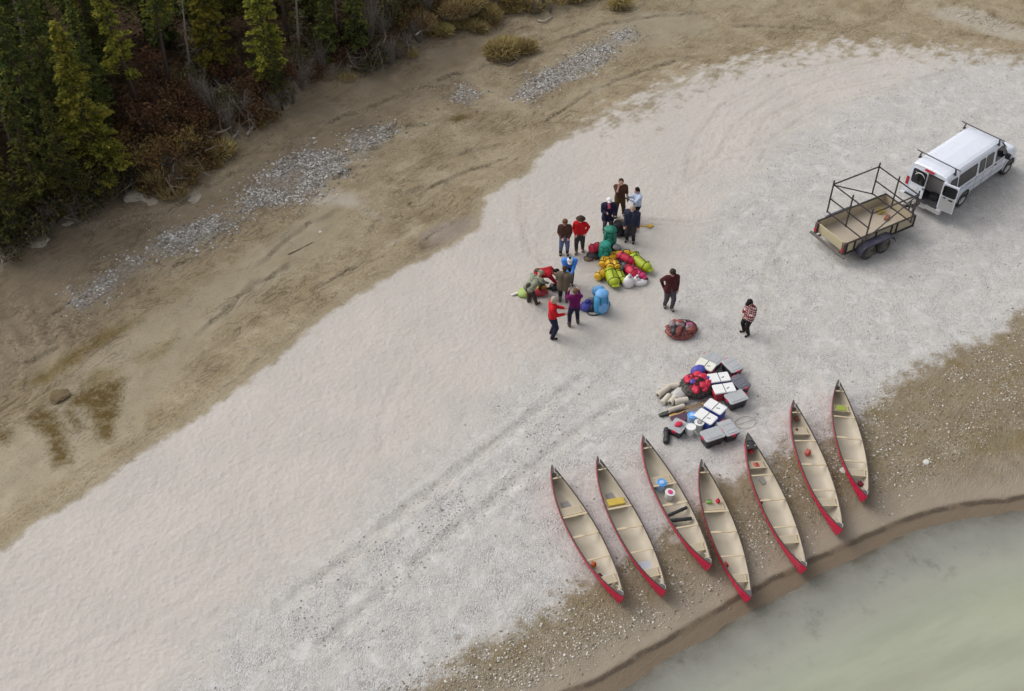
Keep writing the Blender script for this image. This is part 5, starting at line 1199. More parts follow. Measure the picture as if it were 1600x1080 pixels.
pouch(5, -.80, 0.0, .2, (.26, .18, .14), M_cherry, 'red pouch jammed under the dark bow deck', dz=.2)
tag(MB().loft([[(x, -y, z), (x, 0, z + .05), (x, y, z)] for x, y, z in ((-.38, .07, .53), (-.15, .16, .47), (.12, .20, .43))], 0, False, False, closed=False).loft([[(x, -y, z - .012), (x, 0, z + .038), (x, y, z - .012)] for x, y, z in ((-.38, .07, .53), (-.15, .16, .47), (.12, .20, .43))], 0, False, False, closed=False).build('spray_cover', M('black_nylon', (.035, .035, .04), .6, bump=.4), None, CANOE[5] @ Vector((-2.16, 0, .0)), crot(5)), 'dark nylon cover stretched over the upper bow of a canoe', 'cover')
pouch(5, -.58, 0, .1, (.2, .24, .05), M_coral, 'flat coral pad on the upper seat of the canoe with the dark bow', dz=.235, name='seat_pad', cat='pad')
scoop(5, -.06, -.30, .5, M_cherry, 'red sponge like bailer at the end of the carved yoke', .9)
mat_in(5, -.40, .14, .3, (.26, .24, .02), M_pad, 'grey pad on the hull side below the dark bow canoe seat', .01); mat_in(5, .72, .02, .3, (.26, .22, .02), M_pad, 'grey pad at the water end of the dark bow canoe', .01)
scoop(6, -.27, .08, .7, M_coral, 'coral bailer alone on the floor of the second canoe from the upstream end', 1.15)
pouch(6, -.80, .06, .2, (.20, .14, .16), M('brown_leather', (.22, .06, .03), .7), 'rust brown pouch under the upper end of the second canoe from upstream', dz=.14)
pouch(6, -.60, -.10, .4, (.12, .10, .06), M_maroon, 'small maroon pouch on a slatted seat', dz=.23)
mat_in(7, -.58, 0, 0, (.24, .36, .05), M_lime, 'lime green mat on the upper seat of the canoe farthest upstream', .235, 'seat_pad')
pouch(7, .66, .12, .5, (.22, .18, .16), M_maroon, 'maroon and red pouch near the water end of the canoe farthest upstream')
# ------------------------------------------------------------------ gear
def fab(name, c, **k): return M(name, c, k.pop('rough', .55), var=.12, scale=5, bump=k.pop('bump', .5), bscale=9, **k)
F_yel = fab('yellow_drybag', (.66, .38, .012)); F_lime = fab('lime_drybag', (.34, .42, .012)); F_red = fab('red_drybag', (.52, .012, .05)); F_pink = fab('pink_drybag', (.55, .02, .13))
F_blue = fab('blue_pack', (.055, .30, .56)); F_sky = fab('sky_pack', (.14, .36, .66)); F_teal = fab('teal_pack', (.012, .26, .19)); F_green = fab('dark_green_pack', (.010, .17, .115)); F_indigo = fab('indigo_bag', (.06, .06, .33))
F_black = fab('black_nylon_bag', (.022, .022, .026)); F_grey = fab('grey_bag', (.17, .16, .165)); F_brown = fab('brown_bag', (.13, .08, .05)); F_rose = fab('rose_bag', (.50, .33, .29)); F_white = fab('white_sack', (.70, .68, .68)); F_cream = fab('cream_canvas', (.50, .45, .37)); F_purple = fab('plum_tarp', (.075, .035, .06))
M_strap = M('black_webbing', (.02, .02, .022), .8)
def base_at(px, py, dz=0.0): return on(px, py, dz)
def wob(b, seed, amp=.02, f=6):
    for i, v in enumerate(b.v):
        q = Vector(v) * f + Vector((seed * 3.7, seed, 0)); n_ = mnoise.noise(q), mnoise.noise(q + Vector((9, 0, 0))), mnoise.noise(q + Vector((0, 9, 0)))
        q2 = q * 2.6; m_ = mnoise.noise(q2), mnoise.noise(q2 + Vector((0, 0, 5)))
        b.v[i] = (v[0] + (n_[0] + .5 * m_[0]) * amp, v[1] + (n_[1] + .5 * m_[1]) * amp, max(v[2] + (n_[2] + .4 * m_[0]) * amp, 0.0))
    return b
_sd = [0]
def drybag(px, py, L, r, rz, mat, lab, dz=0.0, tilt=0.0, group='dry bags heaped on the sand', cat='dry bag', upright=False, name='dry_bag'):
    """duffel of coated cloth: rounded body, rolled closure, straps and a grab handle"""
    _sd[0] += 1
    o = empty(name, lab, cat, base_at(px, py, dz), 0, group, (0, tilt, rz))
    prof = [(-.50, .55), (-.485, .80), (-.44, .97), (-.30, 1.02), (0, 1.04), (.30, 1.0), (.40, .88), (.46, .62), (.50, .34)]
    b = MB(); rings = []
    for t, k in prof:
        rings.append([(t * L, math.cos(a) * r * k, (r * .92 + math.sin(a) * r * k * .92)) for a in np.linspace(0, 2 * PI, 14, endpoint=False)])
    b.loft(rings, 0); wob(b, _sd[0], r * .13, 3.2 / r * .35); b.build('body', mat, o)
    f = MB(); f.box((.53 * L, 0, r * .92), (.10, r * 1.25, .05), (0, .4, 0), bev=.02); f.build('roll_closure', M_strap if name == 'x' else mat, o)
    s = MB()
    for t in (-.30, .26): s.tube([(t * L, math.cos(a) * r * 1.08, r * .92 + math.sin(a) * r * 1.02) for a in np.linspace(0, 2 * PI, 15)], .016, 4, flat=.5)
    s.tube([(-.26 * L, 0, r * 1.95), (-.1 * L, .02, r * 2.02 + .05), (.1 * L, -.02, r * 2.02 + .05), (.24 * L, 0, r * 1.95)], .014, 4)
    s.build('strap', M_strap, o); return o
P_ = 'in the heap of dry bags'
drybag(944, 413, .62, .16, 1.2, F_yel, 'yellow dry bag standing at the uphill corner of the dry bag heap', .02)
drybag(956, 409, .58, .15, .5, F_yel, 'yellow dry bag lying crosswise behind the dark gap in the heap', .05)
drybag(966, 405, .72, .14, .15, F_yel, 'long yellow dry bag along the back of the heap', .10)
drybag(978, 404, .50, .14, .1, F_yel, 'yellow dry bag touching the lime bags at the back of the heap', .12)
drybag(952, 423, .55, .15, 1.6, F_yel, 'yellow dry bag lying in the middle of the heap', .18, .1)
drybag(940, 434, .60, .17, .75, F_yel, 'yellow dry bag at the corner by the blue backpack', .02)
drybag(961, 423, .48, .14, 1.9, F_yel, 'short yellow dry bag squeezed above the front lime bag', .2)
drybag(993, 410, .62, .19, 1.9, F_lime, 'lime dry bag with black end at the back of the heap', .04)
drybag(1000, 419, 1.05, .21, -.85, F_lime, 'long lime duffel sloping down the outer side of the heap', .06)
drybag(956, 441, .92, .22, -1.35, F_lime, 'big lime dry bag lying in front of the yellow ones', .02)
drybag(970, 437, .70, .15, -1.25, F_lime, 'narrow lime dry bag beside the big front one', .02)
drybag(976, 415, .66, .17, -.6, F_red, 'red dry bag on top of the heap by the lime bags', .22, .1)
drybag(986, 431, .62, .19, -1.0, F_red, 'red dry bag at the front of the heap above the white sacks', .05)
drybag(995, 432, .80, .14, -.9, F_pink, 'pink dry bag squeezed along the long lime duffel', .10)
drybag(965, 420, .45, .15, .3, F_black, 'black bag half buried in the heap of dry bags', .10)
drybag(972, 424, .40, .13, .9, F_grey, 'grey stuff sack in the hollow of the heap', .14)
drybag(1001, 437, .45, .12, -.4, F_black, 'black bag tucked under the pink one', .0)
def sack(px, py, rx, ry, h, rz, mat, lab, group=None, cat='sack', dz=0.0, name='sack', neck=True, flop=(0.05, 0.0)):
    """soft bag with a gathered neck"""
    _sd[0] += 1; o = empty(name, lab, cat, base_at(px, py, dz), rz, group)
    b = MB(); pr = [(0, .86), (.06, 1.0), (.35, 1.05), (.6, .92), (.78, .66), (.86, .30)] + ([(.92, .22), (1.0, .42)] if neck else [])
    b.loft([[(math.cos(a) * rx * k + flop[0] * z, math.sin(a) * ry * k + flop[1] * z, z * h) for a in np.linspace(0, 2 * PI, 12, endpoint=False)] for z, k in pr]); wob(b, _sd[0], min(rx, ry) * .22, 7); b.build('body', mat, o)
    if neck: MB().tube([(math.cos(a) * rx * .30 + flop[0] * .88, math.sin(a) * ry * .30 + flop[1] * .88, h * .875) for a in np.linspace(0, 2 * PI, 9)], .013, 4).build('tie', M_strap, o)
    return o
sack(981, 446, .22, .20, .50, 0, F_white, 'tall white plastic sack in front of the red dry bags', 'white sacks')
sack(993, 443, .15, .13, .36, .6, F_white, 'small white sack between the tall one and the flat one', 'white sacks')
sack(1000, 444, .26, .17, .22, .3, F_white, 'low pale sack at the outer end of the white sacks', 'white sacks', neck=False)
def backpack(px, py, w_, d_, h, rz, mat, mat2, lab, lean=.12, group=None, dz=0.0):
    """upright canoe pack: body, lid roll on top, front pocket, harness straps"""
    _sd[0] += 1; o = empty('backpack', lab, 'backpack', base_at(px, py, dz), 0, group, (lean, 0, rz))
    b = MB(); pr = [(0, .80), (.04, .95), (.3, 1.05), (.65, 1.02), (.85, .9), (.93, .6)]
    def sec(z, k): return [(math.copysign(abs(math.cos(a)) ** .7, math.cos(a)) * w_ / 2 * k, math.copysign(abs(math.sin(a)) ** .7, math.sin(a)) * d_ / 2 * k, z * h) for a in np.linspace(0, 2 * PI, 16, endpoint=False)]
    b.loft([sec(*q) for q in pr]); wob(b, _sd[0], .035, 5); b.build('body', mat, o)
    l = MB(); l.ell((0, .02, h * .96), (w_ * .50, d_ * .52, h * .13), 14, 8); wob(l, _sd[0] + 5, .03, 6); l.build('lid', mat2, o)
    f = MB(); f.ell((0, -d_ * .50, h * .40), (w_ * .36, d_ * .28, h * .30), 12, 8); wob(f, _sd[0] + 9, .025, 6); f.build('front_pocket', mat2, o)
    for sx in (-.26, .26):
        MB().tube([(sx * w_, -d_ * .57, h * .08), (sx * w_, -d_ * .60, h * .45), (sx * w_, -d_ * .50, h * .80), (sx * w_, 0, h * 1.07), (sx * w_, d_ * .45, h * .88)], .017, 4, flat=.5).build('strap', M_strap, o)
        MB().tube([(sx * w_, d_ * .48, h * .80), (sx * w_ * 1.2, d_ * .68, h * .55), (sx * w_ * 1.1, d_ * .52, h * .15)], .03, 5).build('shoulder_strap', M_strap, o)
    return o
backpack(938, 486, .52, .44, .92, .35, F_blue, F_sky, 'tall blue backpack standing in front of the dry bag heap', .06)
sack(934, 457, .24, .20, .34, .2, F_sky, 'round sky blue stuff sack behind the tall blue backpack', None, 'stuff sack', neck=False, name='stuff_sack')
drybag(945, 482, .70, .13, 1.3, F_sky, 'light blue dry bag leaning along the tall blue backpack', .0, .25, None)
sack(916, 482, .26, .22, .34, .5, F_indigo, 'indigo bag on the sand beside the tall blue backpack', None, 'bag', name='bag')
sack(921, 474, .18, .15, .22, .2, F_grey, 'crumpled grey stuff on top of the indigo bag', None, 'bag', dz=.05, name='bag', neck=False)
sack(925, 484, .17, .14, .30, .9, F_black, 'small black bag between indigo bag and blue backpack', None, 'bag', name='bag')
tag(MB().tube([(math.cos(a) * .24, math.sin(a) * .17, .03 + .015 * math.sin(3 * a)) for a in np.linspace(0, 2 * PI, 20)], .025, 6).build('black_strap_loop', M_strap, None, on(928, 489)), 'loop of thick black strap lying at the foot of the blue backpack', 'strap')
backpack(952, 386, .52, .44, .92, -.2, F_green, F_green, 'tall dark green backpack behind the teal one', .05)
backpack(944, 402, .46, .40, .70, .1, F_teal, F_teal, 'teal backpack standing before the tall dark green one', .10)
backpack(961, 396, .36, .30, .42, .4, F_black, F_grey, 'small black and grey backpack beside the teal pack', .3)
drybag(930, 398, .55, .18, .5, F_red, 'red roll lying on the black bag by the teal backpack', .18, .1, None)
sack(927, 402, .30, .24, .30, .4, F_black, 'black bag under the red roll', None, 'bag', name='bag')
sack(920, 405, .22, .18, .16, .1, F_brown, 'dark brown bag at the outer edge of the teal backpack group', None, 'bag', name='bag', neck=False)
sack(927, 406, .12, .09, .10, .1, F_rose, 'small pale pouch in front of the black bag', None, 'pouch', name='pouch', neck=False)
backpack(963, 365, .44, .36, .62, .3, F_black, F_black, 'black backpack on the sand among the standing people', .25)
sack(967, 352, .32, .20, .26, .2, F_brown, 'brown bag with black trim behind the black backpack', None, 'bag', name='bag', neck=False)
sack(974, 358, .24, .17, .24, .1, F_rose, 'rose beige bag next to the man in the navy jacket', None, 'bag', name='bag', neck=False)
sack(978, 365, .26, .22, .34, .5, F_black, 'black duffel at the feet of the man in the navy jacket', None, 'bag', name='bag')
sack(988, 361, .16, .13, .22, .5, F_black, 'small black bag behind the legs of the man in the navy jacket', None, 'bag', name='bag')
# paddles
M_pwood = M('paddle_wood', (.50, .30, .11), .4, var=.2, scale=9); M_pyel = M('yellow_paddle', (.62, .38, .05), .35, var=.1); M_pblk = M('black_paddle_blade', (.05, .05, .045), .45, var=.2)
M_pwht = M('pale_paddle', (.60, .57, .52), .5)
def paddle(a, b_, mat, lab, blade=None, za=.03, zb=.03, group='paddles on the sand'):
    A = base_at(*a, za); B = base_at(*b_, zb); d = B - A; L_ = d.length
    o = empty('paddle', lab, 'paddle', A, 0, group); o.rotation_euler = d.to_track_quat('X', 'Z').to_euler()
    MB().tube([(0.06, 0, 0), (L_ * .66, 0, 0), (L_ * .80, 0, 0)], [.016, .016, .012], 7).build('shaft', mat, o)
    MB().tube([(0, -.055, 0), (0, 0, 0), (0, .055, 0)], [.018, .022, .018], 6).tube([(0, 0, 0), (.08, 0, 0)], .018, 6).build('grip', mat, o)
    b = MB(); st_ = [(.62, .018, .016), (.70, .055, .012), (.78, .095, .009), (.90, .105, .008), (.97, .085, .007), (1.0, .04, .005)]
    b.loft([[(t * L_, -h, 0), (t * L_, 0, -k), (t * L_, h, 0), (t * L_, 0, k)] for t, h, k in st_], 0); b.build('blade', blade or mat, o); return o
paddle((988, 356), (1021, 353), M_pyel, 'yellow paddle lying behind the man in the navy jacket'); paddle((992, 352), (1019, 355), M_pyel, 'second yellow paddle crossed under the first', za=.02, zb=.02)
paddle((835, 449), (799, 462), M_pwht, 'pale paddle poking out from under the lime tent bag')
sack(822, 459, .34, .24, .24, .5, fab('pale_lime_bag', (.30, .42, .10)), 'pale lime bag with a paddle poking out from under it', None, 'bag', name='bag', neck=False)
sack(845, 452, .20, .18, .30, .2, fab('amber_bag', (.60, .33, .02)), 'amber bag behind the legs of the person in camouflage', None, 'bag', name='bag')
drybag(838, 462, .75, .14, .1, fab('crimson_bag', (.40, .03, .045)), 'crimson roll lying at the feet of the person in camouflage', 0, 0, None)
sack(866, 451, .22, .18, .28, .2, F_black, 'black bag being packed by the person bending in red', None, 'bag', name='bag')
sack(866, 451, .10, .08, .10, .2, F_white, 'white bundle on the black bag being packed', None, 'bag', name='bag', neck=False, dz=.28)
# brush-red net bundle
def netbag(px, py, rx, ry, h, shell_m, lumps, lab, seed):
    o = empty('net_bag', lab, 'net bag', base_at(px, py), .3)
    b = MB(); b.ell((0, 0, h * .30), (rx, ry, h * .42), 26, 10, jit=.06, seed=seed); wob(b, seed, .06, 3); b.build('tarp', shell_m, o)
    r_ = random.Random(seed)
    for k, (m_, nm) in enumerate(list(lumps) * 2):
        a = r_.uniform(0, 6.28); q = math.sqrt(r_.random()) * .68; l = MB()
        l.ell((0, 0, 0), (r_.uniform(.13, .22), r_.uniform(.09, .14), r_.uniform(.07, .12)), 14, 9, jit=.10, seed=k); l.v = [tuple(Vector(v) + .05 * Vector((mnoise.noise(Vector(v) * 9 + Vector((k, 0, 0))), mnoise.noise(Vector(v) * 9 + Vector((0, k, 0))), mnoise.noise(Vector(v) * 11 + Vector((0, 0, k)))))) for v in l.v]
        l.build(nm, m_, o, (math.cos(a) * rx * q, math.sin(a) * ry * q, h * .58 + h * .16 * (1 - q)), (r_.uniform(-.4, .4), r_.uniform(-.4, .4), r_.uniform(0, 6)))
    n_ = MB()
    for k in range(11):
        a0 = PI * k / 11; pts = []
        for s_ in np.linspace(-1.02, 1.02, 13):
            c = math.sqrt(max(0, 1 - s_ * s_ * .96)); pts.append((math.cos(a0) * rx * s_, math.sin(a0) * ry * s_, h * .32 + h * .52 * c))
        n_.tube(pts, .012, 3)
    for q in (.35, .65, .9): n_.tube([(math.cos(a) * rx * q, math.sin(a) * ry * q, h * .32 + h * .52 * math.sqrt(1 - q * q * .96)) for a in np.linspace(0, 6.283, 24)], .009, 3)
    n_.build('net', M_strap, o); return o
F_brick = fab('brick_red_mesh', (.23, .055, .045)); F_dusk = fab('dusky_grey_cloth', (.22, .17, .18)); F_mauve = fab('mauve_cloth', (.42, .10, .22)); F_olive = fab('olive_mesh', (.065, .055, .045))
netbag(1064, 519, .60, .46, .42, F_brick, [(F_brick, 'life_jacket'), (F_brick, 'life_jacket'), (F_brick, 'life_jacket'), (F_dusk, 'cloth'), (F_dusk, 'cloth'), (F_mauve, 'cloth'), (F_black, 'strap_coil'), (F_brick, 'life_jacket')], 'brick red net bundle lying alone between two standing men', 3)
netbag(1088, 610, .62, .56, .62, F_olive, [(F_red, 'life_jacket')] * 7 + [(F_indigo, 'cloth'), (F_red, 'life_jacket')], 'large dark net bag stuffed with bright red life jackets', 6)
sack(1089, 590, .26, .22, .34, .2, F_indigo, 'indigo stuff sack on the back of the big red net bag', None, 'stuff sack', dz=.22, name='stuff_sack', neck=False)
# totes, coolers, buckets
M_tblack = M('black_tote', (.030, .030, .034), .5, dirt=.15); M_tlid = M('grey_tote_lid', (.36, .37, .38), .55, dirt=.2); M_tlid2 = M('slate_tote_lid', (.12, .12, .145), .5, dirt=.1); M_latch = M('red_latch', (.52, .02, .07), .45)
M_cwhite = M('white_cooler_lid', (.72, .72, .71), .4, dirt=.08, var=.04); M_cred = M('red_cooler', (.50, .035, .06), .4); M_cblue = M('blue_cooler', (.045, .09, .42), .4); M_ccream = M('cream_cooler_lid', (.70, .68, .60), .45, dirt=.1)
G_t = 'totes of kitchen gear on the sand'
def tote(px, py, rz, lab, L_=.62, W_=.44, H_=.36, lid=None, dz=0.0):
    o = empty('tote', lab, 'tote', base_at(px, py, dz), rz, G_t)
    MB().box((0, 0, H_ / 2), (L_, W_, H_), bev=.05, taper=.88).box((0, 0, H_ * .84), (L_ + .02, W_ + .02, .03), bev=.05).build('tub', M_tblack, o)
    b = MB(); b.box((0, 0, H_ + .015), (L_ + .05, W_ + .05, .045), bev=.06); b.box((0, 0, H_ + .043), (L_ * .86, W_ * .80, .018), bev=.05)
    for k in (-.2, .2): b.box((k * L_, 0, H_ + .055), (.02, W_ * .74, .012))
    b.build('lid', lid or M_tlid, o)
    for s in (-1, 1): MB().box((s * (L_ / 2 + .025), 0, H_ - .015), (.045, .15, .10), bev=.015).build('latch', M_latch, o)
    for k in (-.25, .25): MB().box((k * L_ * .9, -W_ / 2 * .97, H_ * .42), (.025, .02, H_ * .72)).build('rib', M_tblack, o)
    return o
tote(1112, 571, -.72, 'grey lidded tote at the top of the kitchen pile, behind a cream cooler', .64, .46)
tote(1142, 582, -1.05, 'grey lidded tote standing apart above the slate lidded one', .64, .46)
tote(1154, 609, -1.0, 'tote with a slate coloured lid between two grey lidded ones', .62, .44, lid=M_tlid2)
tote(1148, 633, .42, 'grey lidded tote in front of the slate lidded one, broad side to the canoes', .66, .46, .38)
tote(1111, 691, .40, 'grey lidded tote nearest the canoes, broad side to the water', .68, .46, .38)
tote(1136, 681, -1.15, 'grey lidded tote turned end on beside the one nearest the canoes', .62, .46, .38)
tote(1058, 676, -.25 + 1.2, 'grey lidded tote with a red bundle on its lid', .52, .44, .32)
sack(1058, 676, .13, .10, .10, .4, F_red, 'red bundle lying on a tote lid', None, 'bundle', dz=.375, name='bundle', neck=False)
G_c = 'coolers in the kitchen pile'
def cooler(px, py, rz, body, lid, lab, L_=.66, W_=.40, H_=.38, dz=0.0):
    o = empty('cooler', lab, 'cooler', base_at(px, py, dz), rz, G_c)
    MB().box((0, 0, H_ / 2), (L_, W_, H_), bev=.05, taper=.95).build('body', body, o)
    MB().box((0, 0, H_ + .03), (L_ + .03, W_ + .03, .06), bev=.05).build('lid', lid, o)
    MB().box((0, 0, H_ + .062), (.022, W_ + .02, .006)).box((.0, -(W_ + .034) / 2, H_ * .6), (.03, .008, H_ * .9)).build('strap', M_strap, o)
    MB().box((.12, -.03, H_ + .064), (.12, .02, .012), (0, 0, .5)).build('buckle', M_strap, o)
    for s in (-1, 1): MB().box((s * (L_ / 2 + .012), 0, H_ * .72), (.03, .20, .05), bev=.012).build('handle', body, o)
    return o
cooler(1101, 583, -.62, M_cred, M_ccream, 'cream lidded red cooler wedged beside the topmost tote', .62, .40)
cooler(1121, 603, .17, M_cblue, M_cwhite, 'white lidded cooler with a blue body behind the red bodied one', .72, .40)
cooler(1129, 620, .20, M_cred, M_cwhite, 'white lidded cooler with a red body at the middle of the kitchen pile', .72, .40)
cooler(1115.5, 648.5, -.72, M_cblue, M_cwhite, 'white lidded blue cooler farther from the canoes of the touching pair', .66, .42)
cooler(1101, 664, -.72, M_cblue, M_cwhite, 'white lidded blue cooler nearer the buckets of the touching pair', .66, .42)
M_bwhite = M('white_bucket', (.70, .69, .67), .45, dirt=.1); M_bblue = M('blue_bucket_lid', (.10, .34, .70), .4); M_bblue2 = M('pale_blue_bucket', (.33, .48, .72), .45); M_blidp = M('pink_bucket_lid', (.55, .05, .18), .4)
G_b = 'lidded buckets'
def bucket(loc, lab, body, lid, knob=None, r=.155, h=.36, rot=(0, 0, 0)):
    o = empty('bucket', lab, 'bucket', loc, 0, G_b, rot)
    MB().lathe([(r * .86, 0), (r * .98, h * .9), (r * 1.04, h * .9), (r * 1.04, h * .94), (r * .99, h * .95)], 20, smooth=False).build('pail', body, o)
    MB().lathe([(r * 1.07, h * .93), (r * 1.07, h * 1.0), (r * .97, h * 1.02), (r * .93, h * .985), (.001, h * .985)], 20, cap0=False, smooth=False).build('lid', lid, o)
    if knob: MB().lathe([(r * .55, h * .985), (r * .55, h * 1.06), (r * .45, h * 1.08), (.001, h * 1.08)], 14, cap0=False, smooth=False).build('lid_cap', knob, o)
    MB().tube([(r * 1.05 * math.cos(a), r * 1.05 * math.sin(a), h * .86 - .05 * math.sin(a)) for a in np.linspace(0, PI, 12)], .006, 4).build('bail', M_dark, o)
bucket(on(1080, 660), 'white bucket with a blue lid beside the touching blue coolers', M_bblue2, M_bblue, M_bblue2)
bucket(on(1078, 678), 'white bucket with a white lid nearest the black roll', M_bwhite, M_cwhite, M_dark and None)
bucket(on(1091, 671), 'white bucket with a white lid between coolers and black totes', M_bwhite, M_cwhite, M_pad)
bucket(in_canoe(3, -.30, -.06), 'blue lidded bucket standing in a canoe', M_bblue2, M_bblue, M_bblue2, .15, .34, crot(3))
bucket(in_canoe(3, -.15, .06), 'white bucket with a pink lid standing in a canoe', M_bwhite, M_cwhite, M_blidp, .15, .30, crot(3))
def roll(loc, L_, r, rot, mat, lab, cat='roll', group=None, strapm=None, dz=0, strapped=True):
    _sd[0] += 1; o = empty('roll', lab, cat, loc, 0, group, rot); b = MB()
    prof = [(-.5, .45), (-.5, .92), (-.485, 1.0), (-.2, 1.01), (.1, .99), (.485, 1.0), (.5, .92), (.5, .45), (.47, .40)]
    b.loft([[(t * L_, math.cos(a) * r * k, r + math.sin(a) * r * k * (.94 if not strapped else 1)) for a in np.linspace(0, 2 * PI, 14, endpoint=False)] for t, k in prof], smooth=strapped); wob(b, _sd[0], r * .05, 6); b.build('cloth', mat, o)
    for s_ in (-1, 1): MB().lathe([(r * .5, 0), (.001, 0)], 12, mat=Matrix.Translation((s_ * L_ * .502, 0, r)) @ Matrix.Rotation(R(90) * s_, 4, 'Y'), cap0=False, cap1=False).build('end_shade', M_dark, o)  # dark disc painted in for the shade inside the hollow roll
    if strapped:
        for t in (-.22, .25): MB().tube([(t * L_, math.cos(a) * r * 1.07, r + math.sin(a) * r * 1.07) for a in np.linspace(0, 2 * PI, 12)], .010, 4).build('strap', strapm or M_strap, o)
    return o
e3 = crot(3)
roll(in_canoe(3, .13, 0.0, .16), .74, .055, (e3[0], e3[1], e3[2] + 1.75), F_black, 'upper of two black rolls lying across a canoe')
roll(in_canoe(3, .24, 0.0, .12), .70, .060, (e3[0], e3[1], e3[2] + 1.40), F_black, 'lower of two black rolls lying across a canoe')
pouch(3, .30, -.24, .3, (.20, .12, .10), M_cherry, 'red pouch under the lower black roll')
roll(on(1041, 684), .62, .10, (0, 0, 1.45), F_black, 'black roll lying beside the tote with the red bundle')
F_foam = fab('cream_foam', (.52, .475, .395), rough=.9); G_r = 'cream rolled mats'
for px, py, L_, r, rz, dz, lab in [(1049, 607, .62, .11, .12, .0, 'cream rolled mat farthest from the canoes'), (1036, 615, .58, .11, .75, .0, 'tan rolled mat at the outer end of the rolled mats'), (1040, 627, .46, .10, .95, .0, 'cream rolled mat with its open end facing the canoes'), (1052, 627, .48, .11, .95, 0, 'pale rolled mat in the middle of the rolled mats'), (1064, 630, .46, .115, .25, .0, 'short pale rolled mat next to the red net bag'), (1056, 641, .62, .09, .40, .0, 'thin tan rolled mat beside the paddles')]:
    roll(on(px, py, dz), L_, r, (0, 0, rz), F_foam if 'tan' not in lab else F_cream, lab, 'rolled mat', G_r, strapped=False)
sack(1061, 619, .28, .22, .26, .3, fab('pale_grey_sack', (.44, .42, .405)), 'pale grey sack lying on the rolled mats', None, 'sack', dz=.05, neck=False)
paddle((1106, 628), (1029, 651), M_pwood, 'wooden paddle with a dark blade reaching out past the rolled mats', M_pblk, .06, .04); paddle((1110, 632), (1046, 652), M_pwood, 'wooden paddle lying along the plum coloured tarp', None, .07, .05); paddle((1098, 634), (1052, 645), M_pwood, 'short wooden paddle between two longer ones', M_pblk, .10, .06)
_a = on(1081, 582, .06); _b = on(1107, 560, .44); tag(MB().tube([(0, 0, 0), (_b - _a) * .5 + Vector((0, 0, -.01)), _b - _a], [.018, .017, .015], 6).build('wooden_pole', M('pale_pole', (.55, .44, .26), .5), None, _a), 'pale wooden pole leaning on the topmost tote', 'pole')
b = MB(); b.box((0, 0, .05), (.80, .34, .10), bev=.08); wob(b, 3, .05, 5)
tag(b.build('folded_tarp', F_purple, None, on(1066, 655), (0, 0, .35)), 'plum dark folded tarp under the wooden paddles', 'tarp')
b = MB(); b.tube([(math.cos(a) * .36, math.sin(a) * .26, .02) for a in np.linspace(0, 6.283, 28)], .006, 4)
o = empty('wire_grill', 'thin wire hoop lying on the sand above a canoe bow', 'grill', on(1165, 661), .3); b.build('hoop', M_grey_twig, o); MB().tube([(-.34, 0, .022), (.34, .03, .022)], .005, 4).build('crossbar', M_grey_twig, o)
# ------------------------------------------------------------------ people
def remesh(caps, voxel, smooth=3, ratio=None):
    """one closed skin over tapered limbs: caps = (a, b, ra, rb) in metres"""
    b = MB()
    for a, c, ra, rb in caps:
        a = Vector(a); c = Vector(c); d = c - a; L_ = d.length
        q = d.to_track_quat('Z', 'X').to_matrix().to_4x4() if L_ > 1e-6 else Matrix.Identity(4)
        m = Matrix.Translation(a) @ q; pr = []
        for k in range(5): t = -PI / 2 + PI / 2 * k / 4; pr.append((max(ra * math.cos(t), .0006), ra * math.sin(t)))
        for k in range(5): t = PI / 2 * k / 4; pr.append((max(rb * math.cos(t), .0006), L_ + rb * math.sin(t)))
        b.lathe(pr, 12, mat=m)
    me = bpy.data.meshes.new('tmp'); me.from_pydata(b.v, [], b.f); o = bpy.data.objects.new('tmp', me); COL.objects.link(o)
    r_ = o.modifiers.new('r', 'REMESH'); r_.mode = 'VOXEL'; r_.voxel_size = voxel
    if smooth: s_ = o.modifiers.new('s', 'SMOOTH'); s_.iterations = smooth; s_.factor = .5
    if ratio: d_ = o.modifiers.new('d', 'DECIMATE'); d_.ratio = ratio
    dg = bpy.context.evaluated_depsgraph_get(); out = bpy.data.meshes.new_from_object(o.evaluated_get(dg))
    bpy.data.objects.remove(o); bpy.data.meshes.remove(me)
    out.polygons.foreach_set('use_smooth', np.ones(len(out.polygons), bool)); return out
def ik(a, c, l1, l2, hint):
    d = c - a; L_ = min(max(d.length, 1e-4), (l1 + l2) * .999); c = a + d.normalized() * L_; u = d.normalized()
    x = (l1 * l1 - l2 * l2 + L_ * L_) / (2 * L_); h = math.sqrt(max(l1 * l1 - x * x, 0)); n = hint - u * hint.dot(u)
    n = n.normalized() if n.length > 1e-5 else u.orthogonal().normalized()
    return a + u * x + n * h, c
SKIN = M('skin', (.50, .30, .22), .55, var=.06)
def cloth(name, c, **k): return M(name, c, k.pop('rough', .85), var=.14, scale=7, bump=.5, bscale=14, spec=.2, **k)
def pattern_mat(name, cols, scale, kind_):
    t = NT(name); v = t.obj()
    if kind_ == 'plaid':
        sp = t.node('ShaderNodeSeparateXYZ'); t.set(sp.inputs[0], v); hz = t.math('SINE', t.math('MULTIPLY', sp.outputs[2], scale)); hx = t.math('SINE', t.math('MULTIPLY', t.math('ADD', sp.outputs[0], sp.outputs[1]), scale))
        c = t.mix(t.ss(hz, -.1, .1), cols[0], cols[1]); c = t.mix(t.math('MULTIPLY', t.ss(hx, -.1, .1), .6), c, cols[2])
    else:
        c = t.ramp(t.noise(scale, 3, .6, v), [(0, cols[0]), (.45, cols[1]), (.55, cols[2]), (1, cols[0])], 'CONSTANT')
    return t.done(t.bsdf(c, .9, 0, None, .2))
